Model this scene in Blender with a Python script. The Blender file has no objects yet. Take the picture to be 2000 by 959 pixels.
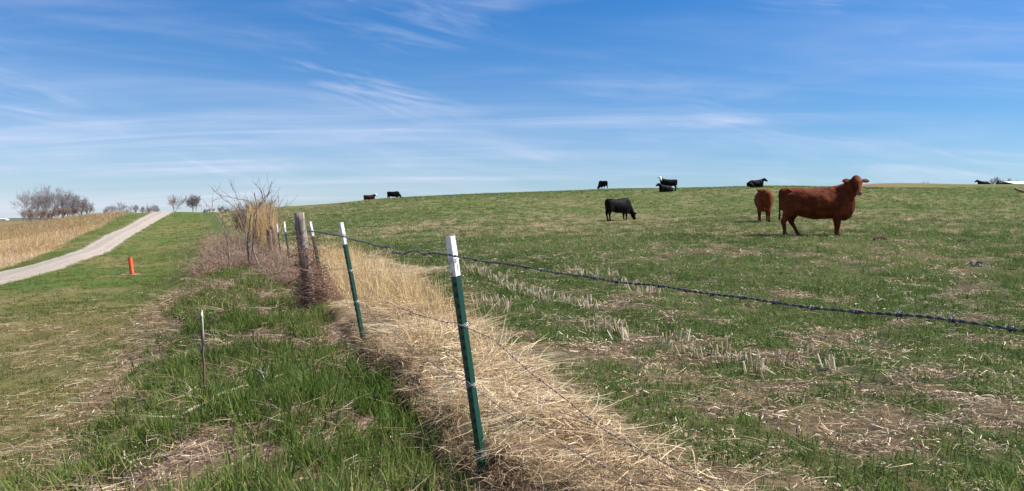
import bpy, math, random
import numpy as np
from mathutils import Vector

C = bpy.context
SC = C.scene
R = math.radians
rng = np.random.default_rng(7)
random.seed(7)

# ------------------------------------------------------------------ camera, sky, sun, exposure
EYE = 1.31                 # eye height above the foot of the nearest post
FPX = 1540.0               # focal length measured in photograph pixels (2000 px wide)
HOR = 425.0                # eye level in the photograph
cam = bpy.data.cameras.new('camera')
cam.sensor_width = 36.0
cam.lens = 36.0 * FPX / 2000.0
cam.clip_start = 0.05
cam.clip_end = 9000
cam_ob = bpy.data.objects.new('camera', cam)
SC.collection.objects.link(cam_ob)
cam_ob.location = (0, 0, EYE)
cam_ob.rotation_euler = (R(90) - math.atan((479.5 - HOR) / FPX), 0, 0)
SC.camera = cam_ob

SUN_EL, SUN_AZ = R(51), R(88)       # azimuth clockwise from straight ahead
world = bpy.data.worlds.new('World')
SC.world = world
world.use_nodes = True
wn, wl = world.node_tree.nodes, world.node_tree.links
wn.clear()
def W(t, **kw):
    n = wn.new(t)
    for k, v in kw.items():
        setattr(n, k, v)
    return n
w_out = W('ShaderNodeOutputWorld')
w_bg = W('ShaderNodeBackground')
w_sky = W('ShaderNodeTexSky', sky_type='NISHITA', sun_disc=False, sun_elevation=SUN_EL, sun_rotation=SUN_AZ,
          altitude=250, air_density=1.0, dust_density=0.12, ozone_density=2.6)
w_hsv = W('ShaderNodeHueSaturation')
w_hsv.inputs['Saturation'].default_value = 1.0
w_hsv.inputs['Value'].default_value = 0.98
w_tc = W('ShaderNodeTexCoord')
w_sep = W('ShaderNodeSeparateXYZ')
wl.new(w_tc.outputs['Generated'], w_sep.inputs[0])
def wmath(op, a, b=None, c=None):
    n = W('ShaderNodeMath', operation=op)
    for i, v in enumerate((a, b, c)):
        if v is None: continue
        if isinstance(v, (int, float)): n.inputs[i].default_value = v
        else: wl.new(v, n.inputs[i])
    return n.outputs[0]
zc = wmath('ADD', wmath('MAXIMUM', w_sep.outputs['Z'], 0.0), 0.10)
cu = wmath('DIVIDE', w_sep.outputs['X'], zc)          # the cloud layer seen in perspective
cv = wmath('DIVIDE', w_sep.outputs['Y'], zc)
w_cmb = W('ShaderNodeCombineXYZ')
wl.new(cu, w_cmb.inputs[0]); wl.new(cv, w_cmb.inputs[1])
def cirrus(rot, sx, sy, off, detail, rough, dist, lo, hi):
    mp = W('ShaderNodeMapping')
    mp.inputs['Rotation'].default_value = (0, 0, R(rot))
    mp.inputs['Scale'].default_value = (sx, sy, 1)
    mp.inputs['Location'].default_value = off
    wl.new(w_cmb.outputs[0], mp.inputs[0])
    nz = W('ShaderNodeTexNoise')
    nz.inputs['Scale'].default_value = 1.0
    nz.inputs['Detail'].default_value = detail
    nz.inputs['Roughness'].default_value = rough
    nz.inputs['Distortion'].default_value = dist
    wl.new(mp.outputs[0], nz.inputs['Vector'])
    mr = W('ShaderNodeMapRange', interpolation_type='SMOOTHSTEP')
    mr.inputs['From Min'].default_value = lo
    mr.inputs['From Max'].default_value = hi
    wl.new(nz.outputs[0], mr.inputs['Value'])
    return mr.outputs[0]
big = cirrus(20, 0.16, 0.55, (1.3, 0.4, 0), 5, 0.55, 0.6, 0.40, 0.66)
thin = cirrus(28, 0.40, 2.0, (4.1, 2.2, 0), 9, 0.60, 1.2, 0.42, 0.72)
cl = wmath('ADD', wmath('MULTIPLY', big, 0.35), wmath('MULTIPLY', wmath('MULTIPLY', thin, big), 0.9))
# wind-drawn wisps, laid out by bearing and height in the sky
w_az = wmath('ARCTAN2', w_sep.outputs['X'], w_sep.outputs['Y'])
w_el = wmath('ARCSINE', w_sep.outputs['Z'])
w_cmb2 = W('ShaderNodeCombineXYZ')
wl.new(w_az, w_cmb2.inputs[0]); wl.new(w_el, w_cmb2.inputs[1])
def wisps(rot, sx, sy, off, detail, rough, dist, lo, hi):
    rt = W('ShaderNodeVectorRotate', rotation_type='Z_AXIS'); rt.inputs['Angle'].default_value = R(rot)
    wl.new(w_cmb2.outputs[0], rt.inputs['Vector'])
    mp = W('ShaderNodeMapping'); mp.inputs['Scale'].default_value = (sx, sy, 1); mp.inputs['Location'].default_value = off
    wl.new(rt.outputs[0], mp.inputs[0])
    nz = W('ShaderNodeTexNoise')
    for k, v in (('Scale', 1.0), ('Detail', detail), ('Roughness', rough), ('Distortion', dist)): nz.inputs[k].default_value = v
    wl.new(mp.outputs[0], nz.inputs['Vector'])
    mr = W('ShaderNodeMapRange', interpolation_type='SMOOTHSTEP')
    mr.inputs['From Min'].default_value = lo; mr.inputs['From Max'].default_value = hi
    wl.new(nz.outputs[0], mr.inputs['Value'])
    return mr.outputs[0]
strand = wisps(12, 5.0, 34.0, (0.7, 3.1, 0), 8, .62, .9, .44, .72)
where = wisps(10, 2.6, 9.0, (5.2, 1.7, 0), 3, .5, .4, .46, .68)
veil = wisps(4, 2.0, 13.0, (2.2, 7.7, 0), 5, .55, .6, .42, .75)
haze_low = wmath('POWER', 2.718, wmath('MULTIPLY', wmath('MAXIMUM', w_sep.outputs['Z'], 0.0), -13.0))
left_side = wmath('MULTIPLY_ADD', w_az, -0.30, 0.30)
fade = wmath('MINIMUM', wmath('ADD', wmath('ADD', wmath('MULTIPLY', cl, 0.42), wmath('MULTIPLY', wmath('MULTIPLY', strand, where), 0.40)),
             wmath('ADD', wmath('MULTIPLY', veil, 0.24), wmath('MULTIPLY', haze_low, left_side))), 0.85)
w_mix = W('ShaderNodeMixRGB')
w_mix.inputs[2].default_value = (8.8, 9.3, 11.4, 1)
wl.new(w_sky.outputs[0], w_hsv.inputs['Color'])
wl.new(fade, w_mix.inputs[0])
w_tint = W('ShaderNodeMixRGB')                       # clear, deep spring sky: bluer overhead than at the horizon
w_tint.inputs[1].default_value = (.74, .97, 1.24, 1); w_tint.inputs[2].default_value = (.27, .88, 1.46, 1)
wl.new(wmath('MULTIPLY', w_sep.outputs['Z'], 3.6), w_tint.inputs[0])
w_mul = W('ShaderNodeMixRGB', blend_type='MULTIPLY'); w_mul.inputs[0].default_value = 1.0
wl.new(w_hsv.outputs[0], w_mul.inputs[1]); wl.new(w_tint.outputs[0], w_mul.inputs[2])
wl.new(w_mul.outputs[0], w_mix.inputs[1])
wl.new(w_mix.outputs[0], w_bg.inputs['Color'])
w_bg.inputs['Strength'].default_value = 0.050
wl.new(w_bg.outputs[0], w_out.inputs[0])

sun = bpy.data.lights.new('sun', 'SUN')
sun.energy = 5.0
sun.angle = R(0.53)
sun.color = (1.0, 0.955, 0.89)
sun_ob = bpy.data.objects.new('sun', sun)
SC.collection.objects.link(sun_ob)
sd = Vector((math.sin(SUN_AZ) * math.cos(SUN_EL), math.cos(SUN_AZ) * math.cos(SUN_EL), math.sin(SUN_EL)))
sun_ob.rotation_euler = sd.to_track_quat('Z', 'Y').to_euler()
SC.view_settings.view_transform = 'Standard'
SC.view_settings.look = 'None'
SC.view_settings.exposure = 0.86
SC.view_settings.gamma = 1.0
SC.view_settings.use_curve_mapping = False

# ------------------------------------------------------------------ helpers
def tag(o, label=None, cat=None, group=None, kind=None):
    if label: o['label'] = label
    if cat: o['category'] = cat
    if group: o['group'] = group
    if kind: o['kind'] = kind
    return o

def empty(name, loc, rz=0.0):
    o = bpy.data.objects.new(name, None)
    o.empty_display_size = 0.2
    SC.collection.objects.link(o)
    o.location = loc
    o.rotation_euler = (0, 0, rz)
    return o

class MB:
    """collects shapes that become ONE mesh"""
    def __init__(s):
        s.v, s.f, s.n = [], [], 0
        s.att = {}
    def add(s, verts, faces, **att):
        verts = np.asarray(verts, float).reshape(-1, 3)
        s.v.append(verts)
        s.f.extend([tuple(i + s.n for i in f) for f in faces])
        for k, a in att.items():
            s.att.setdefault(k, []).append(np.broadcast_to(np.asarray(a, float), (len(verts),)))
        s.n += len(verts)
    def box(s, c, size, rz=0.0, taper=1.0):
        hx, hy, hz = [q / 2 for q in size]
        p = []
        for z, t in ((-hz, 1.0), (hz, taper)):
            for x, y in ((-hx, -hy), (hx, -hy), (hx, hy), (-hx, hy)):
                X, Y = x * t, y * t
                p.append((c[0] + X * math.cos(rz) - Y * math.sin(rz), c[1] + X * math.sin(rz) + Y * math.cos(rz), c[2] + z))
        s.add(p, [(0, 3, 2, 1), (4, 5, 6, 7), (0, 1, 5, 4), (1, 2, 6, 5), (2, 3, 7, 6), (3, 0, 4, 7)])
    def tube(s, path, rad, sides=6, cap=True, **att):
        P = np.asarray(path, float)
        n = len(P)
        rad = np.broadcast_to(np.asarray(rad, float), (n,))
        T = np.gradient(P, axis=0)
        T /= np.linalg.norm(T, axis=1)[:, None] + 1e-9
        ref = np.array([0., 0, 1]) if abs(T[0, 2]) < 0.9 else np.array([1., 0, 0])
        a = np.cross(T[0], ref); a /= np.linalg.norm(a)
        rings = []
        th = np.arange(sides) * 2 * math.pi / sides
        for i in range(n):
            a = a - T[i] * np.dot(a, T[i])
            a /= np.linalg.norm(a) + 1e-9
            b = np.cross(T[i], a)
            rings.append(P[i] + rad[i] * (np.cos(th)[:, None] * a + np.sin(th)[:, None] * b))
        F = []
        for i in range(n - 1):
            for k in range(sides):
                k2 = (k + 1) % sides
                F.append((i * sides + k, i * sides + k2, (i + 1) * sides + k2, (i + 1) * sides + k))
        if cap:
            F.append(tuple(range(sides - 1, -1, -1)))
            F.append(tuple((n - 1) * sides + k for k in range(sides)))
        s.add(np.concatenate(rings), F, **att)
    def loft(s, rings, n=18):
        """rings: (centre, side vector, up vector, half width, half height, exponent)"""
        th = np.arange(n) * 2 * math.pi / n
        V = []
        for c, a, b, w, h, e in rings:
            ct, st = np.cos(th), np.sin(th)
            x = np.sign(ct) * np.abs(ct) ** (2.0 / e) * w
            y = np.sign(st) * np.abs(st) ** (2.0 / e) * h
            V.append(np.asarray(c, float) + x[:, None] * np.asarray(a, float) + y[:, None] * np.asarray(b, float))
        F = []
        m = len(rings)
        for i in range(m - 1):
            for k in range(n):
                k2 = (k + 1) % n
                F.append((i * n + k, i * n + k2, (i + 1) * n + k2, (i + 1) * n + k))
        F.append(tuple(range(n - 1, -1, -1)))
        F.append(tuple((m - 1) * n + k for k in range(n)))
        s.add(np.concatenate(V), F)
    def mesh(s, name, mat=None, smooth=False):
        me = bpy.data.meshes.new(name)
        V = np.concatenate(s.v)
        me.from_pydata(V.tolist(), [], s.f)
        for k, a in s.att.items():
            at = me.attributes.new(k, 'FLOAT', 'POINT')
            at.data.foreach_set('value', np.concatenate(a).astype(np.float32))
        if mat: me.materials.append(mat)
        if smooth: me.polygons.foreach_set('use_smooth', [True] * len(me.polygons))
        me.update()
        return me
    def build(s, name, mat=None, parent=None, smooth=False, loc=None):
        o = bpy.data.objects.new(name, s.mesh(name, mat, smooth))
        SC.collection.objects.link(o)
        if parent: o.parent = parent
        if loc is not None: o.location = loc
        return o

# ------------------------------------------------------------------ noise and terrain
_perm = rng.integers(0, 1 << 30, size=(4096,))
def vnoise(x, y, seed=0):
    xi, yi = np.floor(x).astype(np.int64), np.floor(y).astype(np.int64)
    fx, fy = x - xi, y - yi
    fx, fy = fx * fx * (3 - 2 * fx), fy * fy * (3 - 2 * fy)
    def h(a, b):
        return (_perm[(_perm[(a + seed * 131) & 4095] + b) & 4095] & 65535) / 65535.0
    return (h(xi, yi) * (1 - fx) + h(xi + 1, yi) * fx) * (1 - fy) + (h(xi, yi + 1) * (1 - fx) + h(xi + 1, yi + 1) * fx) * fy
def fbm(x, y, seed=0, octv=4):
    t, a, n = 0, 1.0, 0
    for o in range(octv):
        t = t + a * vnoise(x * 2 ** o, y * 2 ** o, seed + o); n += a; a *= 0.5
    return t / n
def sstep(a, b, x):
    t = np.clip((x - a) / (b - a), 0, 1)
    return t * t * (3 - 2 * t)

# surveyed ground: for each bearing (column of the photograph) a profile of (distance, 'z', height) or (distance, row)
PROF = {
 -500: [(3, 'z', -.3), (6, 'z', -.6), (12, 'z', -.95), (22, 'z', -1.2), (40, 'z', -1.25), (80, 'z', -1.0), (150, 'z', -.4), (400, 434), (1200, 429)],
 0:   [(2.5, 'z', -.22), (5.2, 'z', -.5), (10, 'z', -.78), (20, 'z', -1.02), (33, 542), (45, 511), (60, 489), (100, 458), (150, 441), (300, 435), (1200, 429)],
 150: [(2.5, 'z', -.16), (5, 'z', -.38), (10, 'z', -.7), (20, 'z', -.95), (40, 501), (60, 464), (100, 433), (130, 423), (200, 426), (400, 430), (1200, 428)],
 250: [(2.5, 'z', -.12), (5, 'z', -.26), (10, 'z', -.62), (20, 'z', -.95), (32, 537), (45, 495), (65, 455), (95, 426), (120, 417), (200, 424), (400, 429), (1200, 428)],
 330: [(2.5, 'z', -.10), (5, 'z', -.17), (10, 'z', -.42), (20, 'z', -.85), (30, 540), (42, 500), (65, 460), (95, 427), (112, 414), (150, 419), (300, 428), (1200, 428)],
 430: [(2.5, 'z', -.08), (6, 'z', -.10), (10, 'z', -.02), (16, 540), (25, 500), (45, 470), (80, 435), (112, 415), (150, 420), (300, 427), (1200, 427)],
 500: [(2.5, 'z', -.08), (6, 'z', -.05), (11, 'z', .03), (22, 510), (40, 470), (80, 425), (120, 407), (160, 411), (300, 420), (1200, 427)],
 600: [(2.5, 'z', -.06), (6, 'z', -.03), (11, 'z', .03), (15, 'z', .12), (20, 'z', .30), (30, 473), (60, 437), (90, 413), (115, 401), (150, 404), (300, 415), (1200, 427)],
 750: [(2.5, 'z', -.05), (5, 'z', -.05), (9, 'z', .06), (15, 'z', .22), (25, 'z', .5), (45, 440), (70, 413), (95, 393), (110, 387), (122, 391), (160, 398), (300, 412), (1200, 427)],
 950: [(2.5, 'z', -.02), (4, 'z', 0.0), (8, 'z', .1), (15, 'z', .34), (25, 'z', .66), (45, 434), (70, 403), (95, 379.5), (125, 382), (180, 390), (300, 405), (1200, 427)],
 1210: [(2.5, 'z', 0), (4, 'z', .02), (8, 'z', .12), (14, 'z', .42), (21, 467), (34, 447), (48, 431), (70, 398), (92, 370), (115, 373.5), (180, 385), (300, 400), (1200, 427)],
 1500: [(2.5, 'z', 0), (4, 'z', .02), (8, 'z', .12), (14, 'z', .44), (21, 462), (32, 434), (48, 414), (70, 386), (86, 365), (110, 367.5), (180, 380), (300, 400), (1200, 427)],
 1690: [(2.5, 'z', 0), (4, 'z', .02), (8, 'z', .12), (14, 'z', .44), (21, 460), (32, 433), (48, 411), (70, 384), (92, 367), (150, 362.5), (230, 361), (400, 375), (1200, 427)],
 2000: [(2.5, 'z', 0), (4, 'z', .02), (8, 'z', .12), (14, 'z', .42), (21, 463), (32, 435), (48, 410), (70, 384), (90, 366), (120, 360.5), (160, 364), (260, 378), (400, 392), (1200, 427)],
 2500: [(2.5, 'z', 0), (4, 'z', .02), (8, 'z', .12), (14, 'z', .4), (21, 465), (32, 437), (48, 411), (70, 384), (90, 366), (120, 361), (160, 364), (260, 378), (400, 392), (1200, 427)],
}
_cp, _cv = [], []
def _uv(px, d): return px / 320.0, np.log(d) * 2.0
for px_, pr in PROF.items():
    for e in pr:
        d_ = e[0]
        py_ = HOR + (EYE - e[2]) / d_ * FPX if e[1] == 'z' else e[1]
        # interpolate the height over a compressed scale: smooth near and far
        _cp.append(_uv(px_, d_)); _cv.append((py_ - HOR) * d_ ** 0.85)
_cp, _cv = np.array(_cp), np.array(_cv)
def _tps(r2): return 0.5 * r2 * np.log(r2 + 1e-12)
_n = len(_cp)
_D = ((_cp[:, None, :] - _cp[None]) ** 2).sum(-1)
_A = np.zeros((_n + 3, _n + 3)); _A[:_n, :_n] = _tps(_D) + np.eye(_n) * 1e-4
_A[:_n, _n] = 1; _A[:_n, _n + 1:] = _cp; _A[_n, :_n] = 1; _A[_n + 1:, :_n] = _cp.T
_wts = np.linalg.solve(_A, np.concatenate([_cv, np.zeros(3)]))
def row_of(px, d):
    """photograph row at which the ground at this bearing and distance appears"""
    px = np.clip(np.asarray(px, float), -500, 2500); dd = np.asarray(d, float)
    dc = np.clip(dd, 2.5, 1200)
    u, v = _uv(px, dc)
    out = np.empty(u.size); uf, vf, df = u.ravel(), v.ravel(), dc.ravel()
    for i in range(0, uf.size, 20000):
        a, b = uf[i:i + 20000], vf[i:i + 20000]
        r2 = (a[:, None] - _cp[None, :, 0]) ** 2 + (b[:, None] - _cp[None, :, 1]) ** 2
        out[i:i + 20000] = _tps(r2) @ _wts[:_n] + _wts[_n] + a * _wts[_n + 1] + b * _wts[_n + 2]
    return HOR + (out / df ** 0.85).reshape(u.shape)
def base_h(x, y):
    x, y = np.asarray(x, float), np.asarray(y, float)
    az = np.arctan2(x, y); r = np.hypot(x, y) + 1e-6
    lim = R(44)
    def side(a):
        ac = np.clip(a, -lim, lim)
        d = r * np.cos(ac)
        px = 1000 + FPX * np.tan(ac)
        dc = np.clip(d, 2.5, 1200)
        return EYE - (row_of(px, dc) - HOR) / FPX * dc
    z = side(az)
    back = np.abs(az) > R(90)
    if np.any(back):
        zz = 0.5 * (side(np.full_like(az, lim)) + side(np.full_like(az, -lim)))
        t = sstep(R(90), R(180), np.abs(az))
        z = z * (1 - t) + zz * t
    return z

# fence line: x of the fence at a given distance
FY = np.array([-6, 0, 4, 8, 11, 12, 20, 23, 40, 110, 300.])
FX = np.array([5.2, 1.9, -.156, -1.52, -2.75, -2.95, -5.75, -6.75, -13, -41, -118.])
def fence_x(y): return np.interp(y, FY, FX)
def fence_s(x, y): return (np.asarray(x, float) - fence_x(y)) * 0.94      # metres right of the fence
def mat_width(y): return np.interp(y, [0, 3.5, 7, 9.5, 14, 18, 24, 30], [.66, .80, 1.2, 1.5, 2.0, 2.1, .8, .3])
def bank_edge(y): return np.interp(y, [0, 5.4, 8.8, 14.4, 20, 40, 110], [-2.9, -2.6, -2.15, -2.0, -1.8, -1.6, -1.6])

def H(x, y):
    x, y = np.asarray(x, float), np.asarray(y, float)
    z = base_h(x, y)
    r = np.hypot(x, y)
    near = 1 - sstep(25, 60, r)
    s = fence_s(x, y)
    wob = (fbm(x * 1.1, y * 1.1, 5, 3) - .5)
    mat = sstep(-.01, .09, s + wob * .30) * (1 - sstep(.35, 1.0, s / mat_width(y)))
    z = z + mat * (.14 + .26 * wob) * (1 - sstep(8.5, 12, y)) * sstep(-4, 0, y)
    z = z - .11 * sstep(-.9, -.2, s) * (1 - sstep(-.1, .05, s)) * (1 - sstep(9, 12, y))
    left = 1 - sstep(-.2, .2, s)
    z = z + near * (fbm(x * .9, y * .9, 11, 4) - .5) * (.10 + .10 * left * sstep(-3.2, -1.5, s))
    z = z + near * (fbm(x * 4.0, y * 4.0, 21, 2) - .5) * .05
    return z

def hit(px, py, dmax=500):
    """where on the ground the photograph's point (px, py) lies"""
    ds = np.exp(np.linspace(math.log(2.5), math.log(dmax), 900))
    rows = row_of(np.full_like(ds, px), ds)
    k = np.nonzero(rows <= py)[0]
    d = ds[k[0]] if len(k) else dmax
    return (px - 1000) / FPX * d, d
def at(px, d): return (px - 1000) / FPX * d
def gz(x, y): return float(H(np.array([x]), np.array([y]))[0])
def zrow(py, d): return EYE - (py - HOR) / FPX * d

# ------------------------------------------------------------------ lay of the land: drive edges, zones
_el = [hit(px, py) for px, py in ((-260, 578), (-120, 556), (0, 532), (60, 520), (120, 501), (180, 475), (230, 450), (270, 428), (292, 418))]
_er = [hit(px, py) for px, py in ((-260, 626), (-120, 588), (0, 554), (60, 541), (120, 524), (180, 503), (230, 479), (280, 447), (316, 426), (332, 418))]
def _edge(pts):
    P = sorted(pts, key=lambda q: q[1])
    X = np.array([q[0] for q in P]); Y = np.array([q[1] for q in P])
    X = np.concatenate([[X[0] + (Y[0] + 10) * .30], X, [X[-1] - 150 * .40]])
    Y = np.concatenate([[-10], Y, [Y[-1] + 150]])
    return X, Y
ELX, ELY = _edge(_el); ERX, ERY = _edge(_er)
def drive_left(y): return np.interp(y, ELY, ELX)
def drive_right(y): return np.interp(y, ERY, ERX)

def patches(x, y):
    """where the pasture is green (1) and where straw and soil show (0)"""
    a = fbm(x * .55 + 3, y * .55, 31, 4)
    b = fbm(x * 2.1, y * 2.1, 37, 3)
    c = fbm(x * .09, y * .05, 41, 3)
    return np.clip(.55 - .16 * (1 - sstep(5, 12, y)) + 1.5 * (a - .5) + 2.9 * (b - .5) + 1.1 * (c - .47), 0, 1)
def litter_noise(x, y): return fbm(x * 1.3 + 9, y * 1.3, 51, 4)

def zones(x, y):
    s = fence_s(x, y)
    e1 = (fbm(x * .8, y * .8, 61, 3) - .5)
    mw = mat_width(y) * (1 + .7 * e1)
    be = bank_edge(y) + .9 * e1
    z = {}
    field = sstep(-.12, .12, s - mw)
    matz = sstep(-.05, .05, s) * (1 - field)
    z['field'] = field
    z['mat'] = matz
    z['bank'] = sstep(-.2, .25, s - be) * (1 - sstep(-.05, .05, s))
    lft = 1 - sstep(-.2, .25, s - be)
    L, Rr = drive_left(y), drive_right(y)
    ragged = .25 * (fbm(x * 1.7, y * .9, 71, 3) - .5)
    z['drive'] = sstep(-.15, .15, x - L + ragged) * (1 - sstep(-.15, .15, x - Rr + ragged)) * lft
    vw = 1.0 + .022 * y
    z['gold'] = (1 - sstep(-vw - .3, -vw + .3, x - L)) * lft
    z['mown'] = lft * (1 - z['drive']) * (1 - z['gold'])
    z['s'], z['be'] = s, be
    return z

def albedo(x, y):
    z = zones(x, y)
    p = patches(x, y)
    n1 = fbm(x * .35, y * .35, 81, 4); n2 = fbm(x * 3.1, y * 3.1, 85, 3)
    col = lambda r, g, b: np.array([r, g, b])
    def mix(a, b, t): return a * (1 - t)[..., None] + b * t[..., None]
    one = np.ones(x.shape + (3,))
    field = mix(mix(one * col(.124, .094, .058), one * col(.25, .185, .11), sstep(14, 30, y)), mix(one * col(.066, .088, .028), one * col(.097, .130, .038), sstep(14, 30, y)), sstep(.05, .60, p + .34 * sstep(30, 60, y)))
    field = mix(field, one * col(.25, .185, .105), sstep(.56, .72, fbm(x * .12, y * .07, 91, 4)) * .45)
    matc = mix(one * col(.33, .235, .13), one * col(.22, .145, .08), sstep(.4, .7, n2))
    bank = mix(one * col(.110, .074, .048), one * col(.058, .070, .024), sstep(.35, .6, n1))
    bank = mix(bank, one * col(.082, .11, .034), sstep(24, 34, y))
    bank = mix(bank, one * col(.20, .135, .10), sstep(.55, .66, litter_noise(x, y)) * .8 * (1 - sstep(24, 34, y)))
    g = sstep(14, 26, y + 10 * (n1 - .5)) * .8
    mown = mix(one * col(.185, .155, .066), one * col(.088, .130, .030), np.clip(sstep(.45, .62, n1) * .5 + g, 0, 1))
    mown = mix(mown, one * col(.24, .18, .09), sstep(.55, .7, fbm(x * .5, y * .35, 95, 3)) * .5)
    lit = np.exp(-((z['s'] - z['be'] + .1) / .4) ** 2) * sstep(5.0, 9.0, y) * (1 - sstep(28, 36, y))
    gold = mix(one * col(.45, .315, .165), one * col(.35, .23, .115), sstep(.4, .65, fbm(x * .2, y * .12, 97, 3)))
    gold = mix(gold, one * col(.135, .115, .045), sstep(70, 95, y) * .75)
    drive = mix(one * col(.36, .315, .265), one * col(.29, .25, .21), sstep(.35, .65, n2))
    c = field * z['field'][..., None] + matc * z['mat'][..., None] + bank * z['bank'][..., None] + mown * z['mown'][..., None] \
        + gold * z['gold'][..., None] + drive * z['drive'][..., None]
    c = mix(c, one * col(.25, .165, .115), lit * .8)
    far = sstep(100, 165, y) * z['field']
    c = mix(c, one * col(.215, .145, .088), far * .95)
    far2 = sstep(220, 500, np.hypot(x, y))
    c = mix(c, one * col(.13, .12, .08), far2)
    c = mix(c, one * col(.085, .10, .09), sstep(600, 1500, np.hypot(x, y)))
    return c

# ------------------------------------------------------------------ materials
class Mat:
    def __init__(s, name):
        s.m = bpy.data.materials.new(name); s.m.use_nodes = True
        s.n, s.l = s.m.node_tree.nodes, s.m.node_tree.links
        s.b = s.n['Principled BSDF']; s.out = s.n['Material Output']
    def node(s, t, **kw):
        x = s.n.new(t)
        for k, v in kw.items(): setattr(x, k, v)
        return x
    def put(s, sock, v):
        if isinstance(v, (int, float)): sock.default_value = v
        elif isinstance(v, tuple): sock.default_value = v if len(v) == 4 or sock.type == 'VECTOR' else (*v, 1)
        else: s.l.new(v, sock)
    def noise(s, scale, detail=4, rough=.55, vec=None, dist=0):
        x = s.node('ShaderNodeTexNoise')
        x.inputs['Scale'].default_value = scale; x.inputs['Detail'].default_value = detail
        x.inputs['Roughness'].default_value = rough; x.inputs['Distortion'].default_value = dist
        if vec is None: vec = s.coord()
        s.l.new(vec, x.inputs['Vector'])
        return x.outputs[0]
    def coord(s, which='Object'):
        t = s.n.get('tc') or s.node('ShaderNodeTexCoord'); t.name = 'tc'
        return t.outputs[which]
    def pos(s):
        t = s.n.get('geo') or s.node('ShaderNodeNewGeometry'); t.name = 'geo'
        return t.outputs['Position']
    def scaled(s, v, sc):
        x = s.node('ShaderNodeMapping'); x.inputs['Scale'].default_value = sc
        s.l.new(v, x.inputs[0]); return x.outputs[0]
    def rng(s, v, a, b, c=0., d=1., smooth=True):
        x = s.node('ShaderNodeMapRange', interpolation_type='SMOOTHSTEP' if smooth else 'LINEAR')
        for k, q in zip(('From Min', 'From Max', 'To Min', 'To Max'), (a, b, c, d)): x.inputs[k].default_value = q
        s.l.new(v, x.inputs['Value']); return x.outputs[0]
    def mix(s, f, a, b, blend='MIX'):
        x = s.node('ShaderNodeMixRGB', blend_type=blend)
        s.put(x.inputs[0], f); s.put(x.inputs[1], a); s.put(x.inputs[2], b); return x.outputs[0]
    def math(s, op, a, b=0.):
        x = s.node('ShaderNodeMath', operation=op); s.put(x.inputs[0], a); s.put(x.inputs[1], b); return x.outputs[0]
    def attr(s, name, inst=False, color=False):
        x = s.node('ShaderNodeAttribute', attribute_name=name, attribute_type='INSTANCER' if inst else 'GEOMETRY')
        return x.outputs['Color' if color else 'Fac']
    def set(s, col=None, rough=None, spec=None, **kw):
        if col is not None: s.put(s.b.inputs['Base Color'], col)
        if rough is not None: s.put(s.b.inputs['Roughness'], rough)
        if spec is not None: s.put(s.b.inputs['Specular IOR Level'], spec)
        for k, v in kw.items(): s.put(s.b.inputs[k.replace('_', ' ')], v)
        return s
    def bump(s, h, dist, strength=1.0):
        x = s.node('ShaderNodeBump'); x.inputs['Distance'].default_value = dist; x.inputs['Strength'].default_value = strength
        s.l.new(h, x.inputs['Height']); s.l.new(x.outputs[0], s.b.inputs['Normal']); return s

def ground_mat():
    m = Mat('ground'); P = m.pos()
    base = m.attr('albedo', color=True)
    f1 = m.noise(7.0, 6, .65, P); f2 = m.noise(38.0, 5, .7, P); f3 = m.noise(1.7, 5, .6, P)
    f4 = m.noise(3.4, 6, .7, m.scaled(P, (1, .75, 1))); f5 = m.noise(13.0, 5, .7, P)
    c = m.mix(m.rng(f1, .45, .68, 0, .85), base, m.mix(1.0, base, (.42, .44, .40), 'MULTIPLY'))
    c = m.mix(m.rng(f4, .52, .66, 0, .55), c, m.mix(.5, m.mix(1.0, base, (1.35, 1.0, .95), 'MULTIPLY'), (.23, .175, .095)))
    c = m.mix(m.rng(f5, .56, .70, 0, .6), c, m.mix(.55, base, (.30, .235, .14)))
    c = m.mix(m.rng(f2, .52, .72, 0, .55), c, m.mix(1.0, c, (1.75, 1.6, 1.5), 'MULTIPLY'))
    c = m.mix(m.rng(f3, .52, .72, 0, .6), c, m.mix(1.0, base, (1.5, 1.12, 1.0), 'MULTIPLY'))
    h = m.math('ADD', f1, m.math('MULTIPLY', f2, .4))
    m.set(c, .95, .08).bump(h, .09, 1.0)
    return m.m
def blade_mat(name, cols, trans=.42, rough=.6, spec=.25):
    """cols: dark, mid, pale; each blade carries its own tint, each tuft its tone"""
    m = Mat(name)
    t = m.math('ADD', m.math('MULTIPLY', m.attr('tint'), .62), m.math('MULTIPLY', m.attr('tone', inst=True), .38))
    r = m.node('ShaderNodeValToRGB')
    m.l.new(t, r.inputs[0])
    e = r.color_ramp.elements
    e[0].position, e[1].position = .12, .92
    e[0].color = (*cols[0], 1); e[1].color = (*cols[-1], 1)
    for i, c in enumerate(cols[1:-1]):
        q = e.new(.12 + .8 * (i + 1) / (len(cols) - 1)); q.color = (*c, 1)
    m.set(r.outputs[0], rough, spec)
    if trans:
        tr = m.node('ShaderNodeBsdfTranslucent'); m.l.new(r.outputs[0], tr.inputs[0])
        mx = m.node('ShaderNodeMixShader'); mx.inputs[0].default_value = trans
        m.l.new(m.b.outputs[0], mx.inputs[1]); m.l.new(tr.outputs[0], mx.inputs[2]); m.l.new(mx.outputs[0], m.out.inputs[0])
    return m.m
def bark_mat(name, a, b, scale=12, stretch=(1, 1, .15), rough=.9, bumpd=.01):
    m = Mat(name)
    n = m.noise(scale, 6, .65, m.scaled(m.coord(), stretch))
    m.set(m.mix(m.rng(n, .35, .7), a, b), rough, .2).bump(n, bumpd, .8)
    return m.m
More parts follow.
